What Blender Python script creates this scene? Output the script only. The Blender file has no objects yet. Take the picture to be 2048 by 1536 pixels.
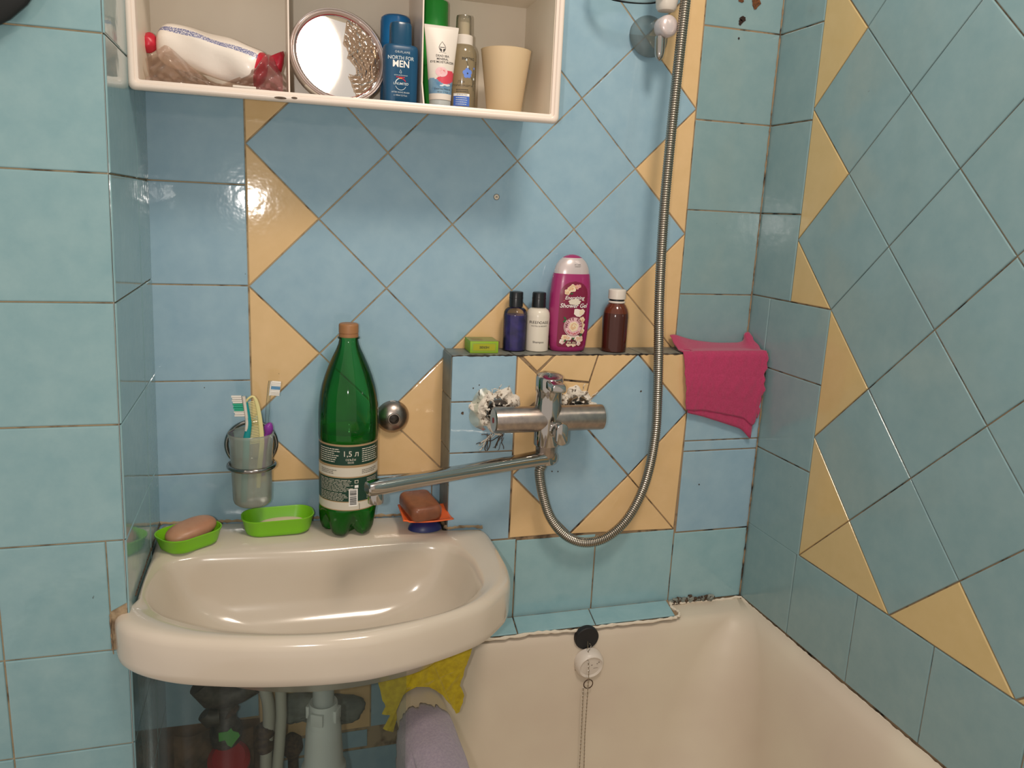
import bpy, math, random
import numpy as np
from mathutils import Vector, Matrix
random.seed(7)
scn = bpy.context.scene
COL = scn.collection
pi = math.pi

# ------------------------------------------------------------------ camera
F, CX, CY, CZ, YAW, PIT, ROL = 1583.99, .0331, -1.3089, .0252, .3006, .2141, .0465
_f = np.array([math.sin(YAW)*math.cos(PIT), math.cos(YAW)*math.cos(PIT), -math.sin(PIT)])
_r = np.array([math.cos(YAW), -math.sin(YAW), 0.0]); _u = np.cross(_r, _f)
RT = math.cos(ROL)*_r + math.sin(ROL)*_u
UP = -math.sin(ROL)*_r + math.cos(ROL)*_u
FW = _f
CAM = np.array([CX, CY, CZ])
def ray(x, y): return RT*(x-1024)/F - UP*(y-768)/F + FW
def at(x, y, **k):
    (a, v), = k.items(); i = 'XYZ'.index(a); d = ray(x, y)
    return CAM + d*(v-CAM[i])/d[i]
cam_d = bpy.data.cameras.new('camera'); cam = bpy.data.objects.new('camera', cam_d); COL.objects.link(cam)
cam_d.sensor_width = 36; cam_d.lens = F/2048*36; cam_d.clip_start = .01
cam.matrix_world = Matrix(((RT[0], UP[0], -FW[0], CX), (RT[1], UP[1], -FW[1], CY), (RT[2], UP[2], -FW[2], CZ), (0, 0, 0, 1)))
scn.camera = cam

# ------------------------------------------------------------------ materials
def lin(c):
    o = []
    for v in c[:3]:
        v /= 255.0
        o.append(v/12.92 if v <= .04045 else ((v+.055)/1.055)**2.4)
    return (*o, 1.0)
MATS = {}
def nodes(name):
    m = bpy.data.materials.new(name); m.use_nodes = True
    nt = m.node_tree; nt.nodes.clear()
    out = nt.nodes.new('ShaderNodeOutputMaterial')
    MATS[name] = m
    return m, nt, out
def N(nt, t, **k):
    n = nt.nodes.new(t)
    for a, v in k.items():
        if a in n.inputs.keys(): n.inputs[a].default_value = v
        else: setattr(n, a, v)
    return n
def noise(nt, scale, detail=3, rough=.5, vec=None, tex='ShaderNodeTexNoise'):
    n = N(nt, tex); n.inputs['Scale'].default_value = scale
    if 'Detail' in n.inputs.keys(): n.inputs['Detail'].default_value = detail; n.inputs['Roughness'].default_value = rough
    if vec is None: vec = N(nt, 'ShaderNodeTexCoord').outputs['Object']
    nt.links.new(vec, n.inputs['Vector'])
    return n
def ramp(nt, src, stops):
    r = N(nt, 'ShaderNodeValToRGB'); nt.links.new(src, r.inputs['Fac'])
    e = r.color_ramp.elements
    e[0].position, e[0].color = stops[0]; e[1].position, e[1].color = stops[-1]
    for p, c in stops[1:-1]:
        x = e.new(p); x.color = c
    return r
def mat(name, c, rough=.45, metal=0, c2=None, nscale=60, bump=0, bscale=200, trans=0, ior=1.45, coat=0, spec=.5, sss=0, lo=.35, hi=.65, sheen=0, alpha=1, detail=3):
    m, nt, out = nodes(name)
    b = N(nt, 'ShaderNodeBsdfPrincipled'); nt.links.new(b.outputs[0], out.inputs[0])
    b.inputs['Base Color'].default_value = lin(c); b.inputs['Roughness'].default_value = rough
    b.inputs['Metallic'].default_value = metal; b.inputs['IOR'].default_value = ior
    b.inputs['Transmission Weight'].default_value = trans; b.inputs['Coat Weight'].default_value = coat
    b.inputs['Specular IOR Level'].default_value = spec; b.inputs['Alpha'].default_value = alpha
    if sheen: b.inputs['Sheen Weight'].default_value = sheen
    if sss:
        b.inputs['Subsurface Weight'].default_value = sss; b.inputs['Subsurface Radius'].default_value = (.01, .008, .006); b.inputs['Subsurface Scale'].default_value = 1
    if c2 is not None:
        n = noise(nt, nscale, detail); r = ramp(nt, n.outputs[0], [(lo, lin(c)), (hi, lin(c2))])
        nt.links.new(r.outputs[0], b.inputs['Base Color'])
    if bump:
        n = noise(nt, bscale, 4); bp = N(nt, 'ShaderNodeBump'); bp.inputs['Strength'].default_value = bump; bp.inputs['Distance'].default_value = .001
        nt.links.new(n.outputs[0], bp.inputs['Height']); nt.links.new(bp.outputs[0], b.inputs['Normal'])
    return m
def clear(name, tint, gloss=.06, milk=0, milkc=(230, 230, 225), rough=.08, bump=0, bscale=120, fres=1.35):
    """thin clear plastic: light passes tinted, a film of gloss and a share of milky diffusion"""
    m, nt, out = nodes(name)
    t = N(nt, 'ShaderNodeBsdfTransparent'); t.inputs[0].default_value = lin(tint)
    d = N(nt, 'ShaderNodeBsdfDiffuse'); d.inputs[0].default_value = lin(milkc)
    tl = N(nt, 'ShaderNodeBsdfTranslucent'); tl.inputs[0].default_value = lin(milkc)
    ad = N(nt, 'ShaderNodeMixShader'); ad.inputs[0].default_value = .5
    nt.links.new(d.outputs[0], ad.inputs[1]); nt.links.new(tl.outputs[0], ad.inputs[2])
    mx = N(nt, 'ShaderNodeMixShader'); mx.inputs[0].default_value = milk
    nt.links.new(t.outputs[0], mx.inputs[1]); nt.links.new(ad.outputs[0], mx.inputs[2])
    g = N(nt, 'ShaderNodeBsdfGlossy'); g.inputs['Roughness'].default_value = rough
    fr = N(nt, 'ShaderNodeFresnel'); fr.inputs[0].default_value = fres
    a = N(nt, 'ShaderNodeMath'); a.operation = 'ADD'; a.use_clamp = True; a.inputs[1].default_value = gloss
    nt.links.new(fr.outputs[0], a.inputs[0])
    m2 = N(nt, 'ShaderNodeMixShader'); nt.links.new(a.outputs[0], m2.inputs[0])
    nt.links.new(mx.outputs[0], m2.inputs[1]); nt.links.new(g.outputs[0], m2.inputs[2])
    nt.links.new(m2.outputs[0], out.inputs[0])
    if bump:
        n = noise(nt, bscale, 4); bp = N(nt, 'ShaderNodeBump'); bp.inputs['Strength'].default_value = bump; bp.inputs['Distance'].default_value = .002
        nt.links.new(n.outputs[0], bp.inputs['Height'])
        for s in (g, d): nt.links.new(bp.outputs[0], s.inputs['Normal'])
        nt.links.new(bp.outputs[0], fr.inputs['Normal'])
    return m
def tile_mat(name, c, c2, rough=.07):
    m, nt, out = nodes(name)
    b = N(nt, 'ShaderNodeBsdfPrincipled'); nt.links.new(b.outputs[0], out.inputs[0])
    tc = N(nt, 'ShaderNodeTexCoord').outputs['Object']
    n = noise(nt, 26, 5, .6, tc); r = ramp(nt, n.outputs[0], [(.25, lin(c)), (.80, lin(c2))])
    # tiny dirt specks and scuffs
    s = noise(nt, 95, 2, .5, tc); sr = ramp(nt, s.outputs[0], [(.80, (0, 0, 0, 1)), (.83, (1, 1, 1, 1))])
    mx = N(nt, 'ShaderNodeMix', data_type='RGBA'); nt.links.new(sr.outputs[0], mx.inputs['Factor'])
    nt.links.new(r.outputs[0], mx.inputs['A']); mx.inputs['B'].default_value = lin((70, 70, 60))
    nt.links.new(mx.outputs['Result'], b.inputs['Base Color'])
    b.inputs['Roughness'].default_value = rough
    b.inputs['Specular IOR Level'].default_value = .5
    w = noise(nt, 62, 2, .5, tc); w2 = noise(nt, 11, 2, .5, tc)
    ad = N(nt, 'ShaderNodeMath'); ad.operation = 'MULTIPLY_ADD'; ad.inputs[1].default_value = .5
    nt.links.new(w2.outputs[0], ad.inputs[0]); nt.links.new(w.outputs[0], ad.inputs[2])
    bp = N(nt, 'ShaderNodeBump'); bp.inputs['Strength'].default_value = .11; bp.inputs['Distance'].default_value = .002
    nt.links.new(ad.outputs[0], bp.inputs['Height']); nt.links.new(bp.outputs[0], b.inputs['Normal'])
    return m
def grout_mat(name, c, c2, lo, hi):
    return mat(name, c, .8, c2=c2, nscale=38, lo=lo, hi=hi, bump=.5, bscale=400, detail=6)
tile_mat('tile_blue', (141, 173, 192), (157, 186, 201))
tile_mat('tile_yellow', (220, 184, 133), (228, 192, 143))
tile_mat('tile_right_dimmed', (126, 156, 161), (139, 165, 168), .14)  # same blue tile, its dimmer light on the right put into the colour
tile_mat('tile_right_yellow_dimmed', (200, 175, 122), (207, 182, 131), .14)  # yellow tile likewise, weaker light at the right mixed into its colour
tile_mat('tile_low', (138, 176, 184), (154, 188, 194))
tile_mat('tile_left_dimmed', (123, 158, 164), (141, 171, 174))  # same blue tile toned down; flash falloff is balanced in its colour
grout_mat('grout', (168, 146, 116), (105, 84, 62), .5, .68)
grout_mat('grout_dirty', (150, 126, 98), (44, 34, 27), .49, .66)
grout_mat('grout_dark', (84, 72, 60), (30, 26, 24), .35, .6)
mat('tile_edge', (128, 128, 118), .45, c2=(108, 110, 104), nscale=30)
mat('brick', (120, 92, 72), .85, c2=(78, 62, 52), nscale=26, bump=.8, bscale=90)
mat('floor_tile', (178, 166, 150), .4, c2=(166, 154, 140), nscale=8)
mat('cement', (142, 146, 138), .9, c2=(118, 122, 116), nscale=40, bump=1, bscale=160)
mat('rust', (120, 72, 38), .9, c2=(70, 45, 30), nscale=300)
mat('hole', (45, 30, 25), .9)
mat('enamel', (208, 195, 178), .16, c2=(202, 188, 170), nscale=6, coat=.3, spec=.5)
mat('tub_enamel', (211, 199, 179), .42, c2=(204, 189, 171), nscale=5, bump=.06, bscale=60)
mat('paint_flake', (222, 210, 192), .6, bump=.6, bscale=200)
mat('dirt', (96, 78, 62), .9, c2=(54, 42, 34), nscale=200)
mat('cabinet_white', (238, 228, 211), .32, c2=(231, 219, 202), nscale=8)
mat('cabinet_lip', (232, 216, 203), .28)
mat('chrome', (186, 180, 174), .10, 1)
mat('chrome_dark', (150, 146, 142), .16, 1)
mat('chrome_brushed', (182, 168, 158), .30, 1, c2=(160, 150, 144), nscale=90, bump=.05, bscale=900)
mat('steel_hose', (172, 164, 152), .26, 1)
mat('hose_gap', (34, 32, 28), .6, .3)
mat('black_plastic', (30, 32, 34), .28)
mat('black_rubber', (32, 32, 34), .6)
mat('black_soft', (20, 22, 22), .7)
mat('white_plastic', (218, 208, 197), .35)
mat('grey_plastic', (176, 180, 178), .32)
mat('grey_pipe', (200, 203, 200), .3)
mat('cream_plastic', (214, 188, 150), .5)
mat('red', (196, 40, 60), .35)
mat('red_dark', (140, 24, 30), .5)
mat('tan_cap', (160, 112, 72), .45)
mat('lime', (126, 196, 34), .32, sss=.15)
mat('soap_peach', (190, 144, 114), .38, sss=.25, c2=(178, 128, 100), nscale=30)
mat('soap_white', (236, 214, 186), .4, sss=.2)
mat('soap_brown', (142, 88, 62), .3, sss=.1, c2=(124, 76, 54), nscale=60, bump=.3, bscale=120)
mat('orange', (240, 106, 48), .35, sss=.15)
mat('navy', (38, 46, 104), .35)
mat('pink_cloth', (179, 56, 98), .95, c2=(170, 50, 90), nscale=400, bump=.25, bscale=900, sheen=.3)
mat('yellow_cloth', (196, 172, 22), .9, c2=(176, 152, 20), nscale=120, bump=.5, bscale=700, sheen=.3)
mat('lilac_cloth', (148, 136, 146), .95, c2=(134, 122, 136), nscale=300, bump=.6, bscale=900, sheen=.3)
mat('plaster', (222, 212, 198), .9, c2=(120, 104, 88), nscale=170, lo=.56, hi=.66, bump=1.0, bscale=260, detail=6)
mat('mirror', (255, 250, 244), .03, 1, bump=.03, bscale=20)
mat('pale_print', (204, 212, 214), .5)
mat('white_print', (238, 234, 228), .5)
mat('dark_print', (52, 50, 48), .6)
mat('ink_red', (188, 44, 66), .5)
mat('deep_blue', (24, 74, 108), .34)
mat('deep_blue_cap', (22, 70, 100), .22)
mat('bright_blue', (20, 108, 168), .25)
mat('grass_green', (42, 156, 58), .35)
mat('print_green', (46, 98, 52), .5)
mat('print_orange', (232, 140, 62), .5)
mat('label_dark', (22, 58, 44), .4)
mat('label_cream', (208, 200, 184), .4)
mat('label_tan', (168, 140, 104), .4)
mat('label_maroon', (126, 30, 62), .3)
mat('label_pink', (228, 184, 188), .35)
mat('rose_cream', (236, 216, 184), .4)
mat('rose_pale', (240, 226, 214), .4)
mat('rose_deep', (222, 168, 118), .4)
mat('rose_blush', (228, 170, 168), .4)
mat('wave_red', (206, 66, 84), .35)
mat('sea_blue', (84, 126, 160), .3, c2=(128, 158, 178), nscale=80)
mat('label_blue', (76, 112, 196), .4)
mat('flower_blue', (104, 136, 214), .4)
mat('magenta_plastic', (160, 46, 104), .26, coat=.2)
mat('pearl', (214, 200, 198), .28, .25)
mat('shampoo_white', (222, 212, 196), .25)
mat('purple_liquid', (74, 60, 172), .2, c2=(50, 44, 128), nscale=60)
mat('brown_glass', (70, 30, 20), .12, coat=.4)
mat('brown_light', (98, 46, 28), .14, coat=.4)
mat('box_green', (142, 180, 40), .5)
mat('box_olive', (168, 166, 34), .5)
mat('box_top', (150, 150, 96), .55)
mat('teal', (22, 142, 146), .35)
mat('mint', (52, 176, 142), .6)
mat('comb_yellow', (226, 214, 150), .45)
mat('purple', (140, 58, 156), .3)
mat('bristle', (232, 226, 218), .7)
mat('bristle_blue', (104, 152, 190), .7)
mat('valve_dark', (62, 58, 54), .5, .3, c2=(90, 84, 76), nscale=90)
mat('hose_red', (170, 26, 34), .45)
mat('tape_green', (82, 160, 72), .6)
mat('pipe_rust', (92, 70, 52), .8, c2=(60, 44, 36), nscale=120)
mat('cream_pipe', (190, 188, 176), .45)
mat('package_white', (240, 230, 220), .3, bump=.5, bscale=60, coat=.3)
mat('package_blue', (116, 120, 160), .4, c2=(226, 220, 222), nscale=700, lo=.5, hi=.56)
clear('pet_green', (152, 220, 160), .02, .10, (40, 170, 70), .05)
clear('pet_liquid', (170, 245, 140), .0, .40, (70, 235, 60), .05)
clear('clear_plastic', (246, 249, 247), .01, .03, rough=.06, fres=1.2)
clear('frosted', (222, 228, 222), .02, .42, (236, 238, 226), .25)
clear('frosted_grey', (226, 232, 232), .02, .28, (196, 208, 210), .2)
clear('film', (224, 231, 227), .014, .045, (190, 205, 198), .16, bump=.25, bscale=35, fres=1.10)
clear('bag_film', (240, 228, 220), .04, .22, (226, 196, 186), .1, bump=1.0, bscale=70)
clear('reflection_tint', (206, 190, 172), .04, .34, (176, 150, 126), .12, bump=.6, bscale=90)  # brownish reflection put into the colour of a film
clear('bag_pink', (244, 206, 208), .03, .3, (222, 156, 160), .15, bump=.8, bscale=70)
clear('ring_plastic', (240, 226, 216), .05, .55, (232, 206, 194), .08)
clear('bottle_clear', (236, 232, 226), .01, .03, rough=.05)
clear('spray_body', (222, 208, 180), .02, .5, (222, 204, 168), .1)
clear('overcap', (226, 222, 206), .03, .3, (224, 214, 190), .1)

# ------------------------------------------------------------------ mesh helper
class MB:
    def __init__(s): s.v = []; s.f = []; s.m = []; s.names = []
    def mi(s, name):
        if name not in s.names: s.names.append(name)
        return s.names.index(name)
    def add(s, vs, fs, m, M=None):
        o = len(s.v)
        for p in vs:
            p = Vector(p)
            if M is not None: p = M @ p
            s.v.append(tuple(p))
        for k, f in enumerate(fs):
            s.f.append([i+o for i in f]); s.m.append(s.mi(m[k] if isinstance(m, list) else m))
        return s
    def loft(s, rings, m, cap0=True, cap1=True, M=None, closed=True, mf=None):
        n = len(rings[0]); vs = [p for r in rings for p in r]; fs = []; ms = []
        for i in range(len(rings)-1):
            for j in range(n if closed else n-1):
                k = (j+1) % n
                fs.append((i*n+j, i*n+k, (i+1)*n+k, (i+1)*n+j)); ms.append(mf(i, j) if mf else m)
        if cap0: fs.append(tuple(reversed(range(n)))); ms.append(mf(0, 0) if mf else m)
        if cap1: fs.append(tuple(range((len(rings)-1)*n, len(rings)*n))); ms.append(mf(len(rings)-2, 0) if mf else m)
        return s.add(vs, fs, ms, M)
    def lathe(s, prof, m, n=40, sx=1, sy=1, M=None, mf=None, cap0=True, cap1=True):
        rings = [[(r*sx*math.cos(2*pi*j/n), r*sy*math.sin(2*pi*j/n), z) for j in range(n)] for r, z in prof]
        return s.loft(rings, m, cap0, cap1, M, True, mf)
    def tube(s, pts, r, m, n=12, cap=True, M=None, mf=None, up=None):
        pts = [Vector(p) for p in pts]; rings = []; nrm = None
        for i, p in enumerate(pts):
            t = (pts[min(i+1, len(pts)-1)] - pts[max(i-1, 0)]).normalized()
            if nrm is None:
                a = Vector(up) if up else (Vector((0, 0, 1)) if abs(t.z) < .9 else Vector((1, 0, 0)))
                nrm = (a - t*a.dot(t)).normalized()
            else: nrm = (nrm - t*nrm.dot(t)).normalized()
            b = t.cross(nrm); ri = r[i] if isinstance(r, (list, tuple)) else r
            rx, ry = ri if isinstance(ri, (list, tuple)) else (ri, ri)
            rings.append([p + nrm*(ry*math.cos(2*pi*j/n)) + b*(rx*math.sin(2*pi*j/n)) for j in range(n)])
        return s.loft(rings, m, cap, cap, M, True, mf)
    def rbox(s, sx, sy, sz, r, m, M=None, n=4, re=None):
        """box with rounded vertical corners (r) and eased top and bottom edges (re), centred in x,y, standing on z=0"""
        re = r*.5 if re is None else re
        def rr(ins, z): return [(x, y, z) for x, y in rrect(sx/2-ins, sy/2-ins, max(r-ins, .0004), n)]
        q = [(re*(1-math.sin(a)), re*(1-math.cos(a))) for a in (0, pi/6, pi/3, pi/2)]
        rings = [rr(i, z) for i, z in q] + [rr(i, sz-z) for i, z in reversed(q)]
        return s.loft(rings, m, True, True, M)
    def poly(s, pts, m, M=None): return s.add(pts, [tuple(range(len(pts)))], m, M)
    def grid(s, fn, nu, nv, m, M=None, mask=None, mf=None):
        vs = [fn(i/nu, j/nv) for j in range(nv+1) for i in range(nu+1)]; fs = []; ms = []
        for j in range(nv):
            for i in range(nu):
                if mask and not mask((i+.5)/nu, (j+.5)/nv): continue
                fs.append((j*(nu+1)+i, j*(nu+1)+i+1, (j+1)*(nu+1)+i+1, (j+1)*(nu+1)+i)); ms.append(mf((i+.5)/nu, (j+.5)/nv) if mf else m)
        return s.add(vs, fs, ms, M)
    def text(s, txt, size, m, fn, align='CENTER', bold=0, shear=0, space=1.0):
        vs, fs = text_mesh(txt, align, bold, shear, space)
        return s.add([fn(x*size, y*size) for x, y in vs], fs, m)
    def decal(s, pts, m, fn):
        """flat outline (star shaped about its centre) laid on a curved front"""
        cx = sum(p[0] for p in pts)/len(pts); cy = sum(p[1] for p in pts)/len(pts)
        rings = [[fn(cx+(x-cx)*t, cy+(y-cy)*t) for x, y in pts] for t in (.02, .35, .7, 1)]
        return s.loft(rings, m, True, False)
    def build(s, name, parent=None, sharp=38, loc=None, rotz=0, solid=0, sub=0, flat=False):
        me = bpy.data.meshes.new(name); me.from_pydata(s.v, [], s.f)
        for n in s.names: me.materials.append(MATS[n])
        me.polygons.foreach_set('material_index', s.m)
        me.polygons.foreach_set('use_smooth', [not flat]*len(me.polygons))
        me.update(); me.validate()
        if not flat: me.set_sharp_from_angle(angle=math.radians(sharp))
        o = bpy.data.objects.new(name, me); COL.objects.link(o)
        if parent is not None: o.parent = parent
        if loc is not None: o.location = loc
        o.rotation_euler.z = rotz
        if solid:
            md = o.modifiers.new('solid', 'SOLIDIFY'); md.thickness = solid; md.offset = 0
        if sub:
            md = o.modifiers.new('sub', 'SUBSURF'); md.levels = sub; md.render_levels = sub
        return o
_TC = {}
def text_mesh(txt, align, bold, shear, space):
    k = (txt, align, bold, shear, space)
    if k not in _TC:
        cu = bpy.data.curves.new('t', 'FONT'); cu.body = txt; cu.size = 1; cu.align_x = align; cu.align_y = 'CENTER'
        cu.offset = bold; cu.shear = shear; cu.space_character = space; cu.resolution_u = 3
        ob = bpy.data.objects.new('t', cu); COL.objects.link(ob)
        dg = bpy.context.evaluated_depsgraph_get(); ev = ob.evaluated_get(dg); me = ev.to_mesh()
        _TC[k] = ([(v.co.x, v.co.y) for v in me.vertices], [tuple(p.vertices) for p in me.polygons])
        ev.to_mesh_clear(); bpy.data.objects.remove(ob); bpy.data.curves.remove(cu)
    return _TC[k]
def rrect(hx, hy, r, n=4):
    r = min(r, hx, hy); o = []
    for q, (cx, cy) in enumerate(((hx-r, hy-r), (-hx+r, hy-r), (-hx+r, -hy+r), (hx-r, -hy+r))):
        for k in range(n+1):
            a = pi/2*(q + k/n); o.append((cx+r*math.cos(a), cy+r*math.sin(a)))
    return o
def smooth(pts, n, closed=False):
    """Catmull-Rom through pts, n samples per span"""
    P = [np.array(p, float) for p in pts]; o = []; L = len(P)
    for i in range(L if closed else L-1):
        g = (lambda k: P[k % L]) if closed else (lambda k: P[max(0, min(L-1, k))])
        a, b, c, d = g(i-1), g(i), g(i+1), g(i+2)
        for k in range(n):
            t = k/n; o.append(.5*((2*b)+(c-a)*t+(2*a-5*b+4*c-d)*t*t+(3*b-a-3*c+d)*t**3))
    if not closed: o.append(P[-1])
    return o
def resample(pts, step):
    P = [np.array(p, float) for p in pts]; d = [0]
    for a, b in zip(P, P[1:]): d.append(d[-1]+np.linalg.norm(b-a))
    n = max(2, int(d[-1]/step)); t = np.linspace(0, d[-1], n+1); A = np.array(P)
    return np.stack([np.interp(t, d, A[:, k]) for k in range(3)], 1)
def T(x=0, y=0, z=0, rx=0, ry=0, rz=0):
    return Matrix.Translation((x, y, z)) @ Matrix.Rotation(rz, 4, 'Z') @ Matrix.Rotation(ry, 4, 'Y') @ Matrix.Rotation(rx, 4, 'X')
def thing(name, label, cat, loc=(0, 0, 0), rotz=0, group=None):
    o = bpy.data.objects.new(name, None); COL.objects.link(o); o.location = loc; o.rotation_euler = (0, 0, rotz); o.empty_display_size = .02
    return tag(o, label, cat, group)
def tag(o, label, cat, group=None):
    o['label'] = label; o['category'] = cat
    if group: o['group'] = group
    return o
def struct(mb, name, **k):
    o = mb.build(name, **k); o['kind'] = 'structure'; return o

# ------------------------------------------------------------------ tiling
def clip(poly, a, b, c):
    """keep the part of a convex polygon with a*x+b*y<=c"""
    o = []
    for i in range(len(poly)):
        p, q = poly[i], poly[(i+1) % len(poly)]
        dp, dq = a*p[0]+b*p[1]-c, a*q[0]+b*q[1]-c
        if dp <= 0: o.append(p)
        if (dp < 0 < dq) or (dq < 0 < dp):
            t = dp/(dp-dq); o.append((p[0]+(q[0]-p[0])*t, p[1]+(q[1]-p[1])*t))
    return o
def rclip(poly, x0, x1, y0, y1):
    for h in ((-1, 0, -x0), (1, 0, x1), (0, -1, -y0), (0, 1, y1)):
        if len(poly) >= 3: poly = clip(poly, *h)
    return poly if len(poly) >= 3 and abs(area(poly)) > 2e-5 else []
def area(p): return .5*sum(p[i-1][0]*p[i][1]-p[i][0]*p[i-1][1] for i in range(len(p)))
def inset(poly, d):
    if area(poly) < 0: poly = poly[::-1]
    out = list(poly)
    for i in range(len(poly)):
        p, q = poly[i], poly[(i+1) % len(poly)]; ex, ey = q[0]-p[0], q[1]-p[1]; L = math.hypot(ex, ey)
        if L < 1e-6: continue
        nx, ny = ey/L, -ex/L
        out = clip(out, nx, ny, nx*p[0]+ny*p[1]-d)
        if len(out) < 3: return []
    return out
def tile(mb, poly, m, to3, gap=.0009, h=.0022):
    """one glazed tile: to3(u, v, height) maps the wall's own coordinates into the room"""
    poly = inset(poly, gap*random.uniform(.75, 1.25))
    if len(poly) < 3: return
    k = len(poly); c = (sum(p[0] for p in poly)/k, sum(p[1] for p in poly)/k)
    tx, ty, dz = random.uniform(-.0012, .0012), random.uniform(-.0012, .0012), random.uniform(-.00025, .00025)
    rings = []
    for ins, hh in ((0, 0), (.0001, h-.0012), (.0006, h-.0003), (.0016, h)):
        q = []
        for i in range(k):   # move each corner towards the centre, in step with the edges
            p, a, b = np.array(poly[i]), np.array(poly[i-1]), np.array(poly[(i+1) % k])
            e1 = (a-p)/max(np.linalg.norm(a-p), 1e-9); e2 = (b-p)/max(np.linalg.norm(b-p), 1e-9)
            s = abs(e1[0]*e2[1]-e1[1]*e2[0]); s = max(s, .25)
            q.append(p + (e1+e2)*ins/s)
        rings.append([to3(x, y, hh + (dz + (x-c[0])*tx + (y-c[1])*ty if hh > 0 else 0)) for x, y in q])
    mb.loft(rings, m, False, True)
def rect(x0, x1, y0, y1): return [(x0, y0), (x1, y0), (x1, y1), (x0, y1)]
D = .215; H = D/2
XR = .9074; YB = -.07
ZTOP = 1.0; ZFL = -1.31
LEDGE = -.207
def XL(z): return -.1405 + .0164*(z+.12)

# back wall (plane y = 0)
mb = MB()
back = lambda x, z, h: (x, -.0005-h, z)
mb.poly([(-.17, -.0012, ZFL), (.95, -.0012, ZFL), (.95, -.0012, ZTOP), (-.17, -.0012, ZTOP)], 'grout')
mb.poly([(.70, -.0016, -.21), (XR, -.0016, -.21), (XR, -.0016, ZTOP), (.70, -.0016, ZTOP)], 'grout_dirty')
for i in range(-1, 9):
    for j in range(-6, 11):
        if (i+j) % 2: continue
        p = [((i+1)*H, j*H), (i*H, (j+1)*H), ((i-1)*H, j*H), (i*H, (j-1)*H)]
        y = i == 0 or i == 7 or (j == -4 and i <= 3) or (i == 3 and j < -2) or (j == -2 and i >= 4)
        a = rclip(p, 0, 3*H, -4*H, ZTOP); b = rclip(p, 3*H, 7*H, -2*H, ZTOP)
        if i == 2 and a: tile(mb, a, 'tile_yellow' if y else 'tile_blue', back)
        elif i <= 2 and a: tile(mb, a, 'tile_yellow' if y else 'tile_blue', back)
        elif i == 3 and (j < -2):
            if a: tile(mb, a, 'tile_yellow', back)
        elif i == 3 and j >= -2:
            q = rclip(p, 0, 7*H, -2*H, ZTOP)
            if q: tile(mb, q, 'tile_blue', back)
        elif b: tile(mb, b, 'tile_yellow' if y else 'tile_blue', back)
zs = [ZTOP, .812, .659, .506, .353, .200, .0465, -.1067, -.258, -.4105, -.563, -.715, -.865]
for a, b in zip(zs, zs[1:]): tile(mb, rect(-.160, 0, b, a), 'tile_blue', back)
zs = [.966, .812, .659, .506, .3525, .1980, .0429, -.1085, -.230]
for a, b in zip(zs, zs[1:]): tile(mb, rect(7*H, XR+.004, b, a), 'tile_right_dimmed', back)
for x0, x1 in ((0, .150), (.150, .299), (.299, .34)): tile(mb, rect(x0, x1, -.585, -4*H), 'tile_blue', back)
# below the basin: yellow and blue tiles, bare brick
mb.poly([(-.16, -.0030, -1.25), (.0, -.0030, -1.25), (.0, -.0030, -.868), (-.16, -.0030, -.862)], 'brick')
for x0, x1, z0, z1, m in ((0, .098, -.918, -.735, 'tile_yellow'), (.098, .195, -.918, -.735, 'tile_yellow'), (0, .098, -.735, -.585, 'tile_yellow'), (.098, .195, -.735, -.585, 'tile_yellow'),
                          (.195, .3, -.918, -.75, 'tile_blue'), (.195, .3, -.75, -.585, 'tile_blue'), (.0, .1, -.958, -.922, 'tile_blue'), (.1, .19, -.958, -.922, 'tile_blue'),
                          (.0, .1, -1.1, -.962, 'tile_blue'), (.1, .25, -1.1, -.962, 'tile_blue')):
    tile(mb, rect(x0, x1, z0, z1), m, back)
# rust stains and a small chip
def blot(mb, cx, cz, r, m, y, n=14, sx=1):
    mb.poly([(cx+r*sx*random.uniform(.55, 1.1)*math.cos(2*pi*k/n), y, cz+r*random.uniform(.55, 1.1)*math.sin(2*pi*k/n)) for k in range(n)][::-1], m)
for cx, cz, r, m in ((.8256, .3700, .007, 'hole'), (.848, .398, .011, 'rust'), (.818, .401, .008, 'rust'), (.8225, .364, .005, 'hole'), (.822, .338, .0022, 'hole')): blot(mb, cx, cz, r, m, -.0036)
struct(mb, 'wall_back', flat=True)

# right wall (plane x = XR), diamonds set from the corner
mb = MB()
right = lambda y, z, h: (XR+.0008-h, y, z)
Y0, Z0 = -.2263, .3225
mb.poly([(XR+.001, 0, ZFL), (XR+.001, -1.7, ZFL), (XR+.001, -1.7, ZTOP), (XR+.001, 0, ZTOP)], 'grout_dirty')
Yv = lambda a: Y0 - a*H
Zv = lambda b: Z0 - b*H
zt = Zv(4); zb = Zv(8)
for a in range(-2, 15):
    for b in range(-8, 10):
        if (a-b) % 2 == 0: continue
        p = [(Yv(a-1), Zv(b)), (Yv(a), Zv(b+1)), (Yv(a+1), Zv(b)), (Yv(a), Zv(b-1))]
        if (a == -1 and b <= 4): y = True; q = rclip(p, -1.65, Yv(-1), zt, ZTOP)
        elif a == 0 and b > 4: y = True; q = rclip(p, -1.65, Yv(0), zb, ZTOP)
        elif b == 8 and a > 0: y = True; q = rclip(p, -1.65, Yv(0), zb, ZTOP)
        elif a >= 0 and b < 8: y = False; q = rclip(p, -1.65, Yv(-1), zb, ZTOP)
        else: continue
        if q: tile(mb, q, 'tile_right_yellow_dimmed' if y else 'tile_right_dimmed', right)
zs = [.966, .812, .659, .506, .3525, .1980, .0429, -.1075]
for a, b in zip(zs, zs[1:]): tile(mb, rect(Yv(-1), .002, b, a), 'tile_right_dimmed', right)
zs = [-.1075, -.2340, -.3860, -.5400]
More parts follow.
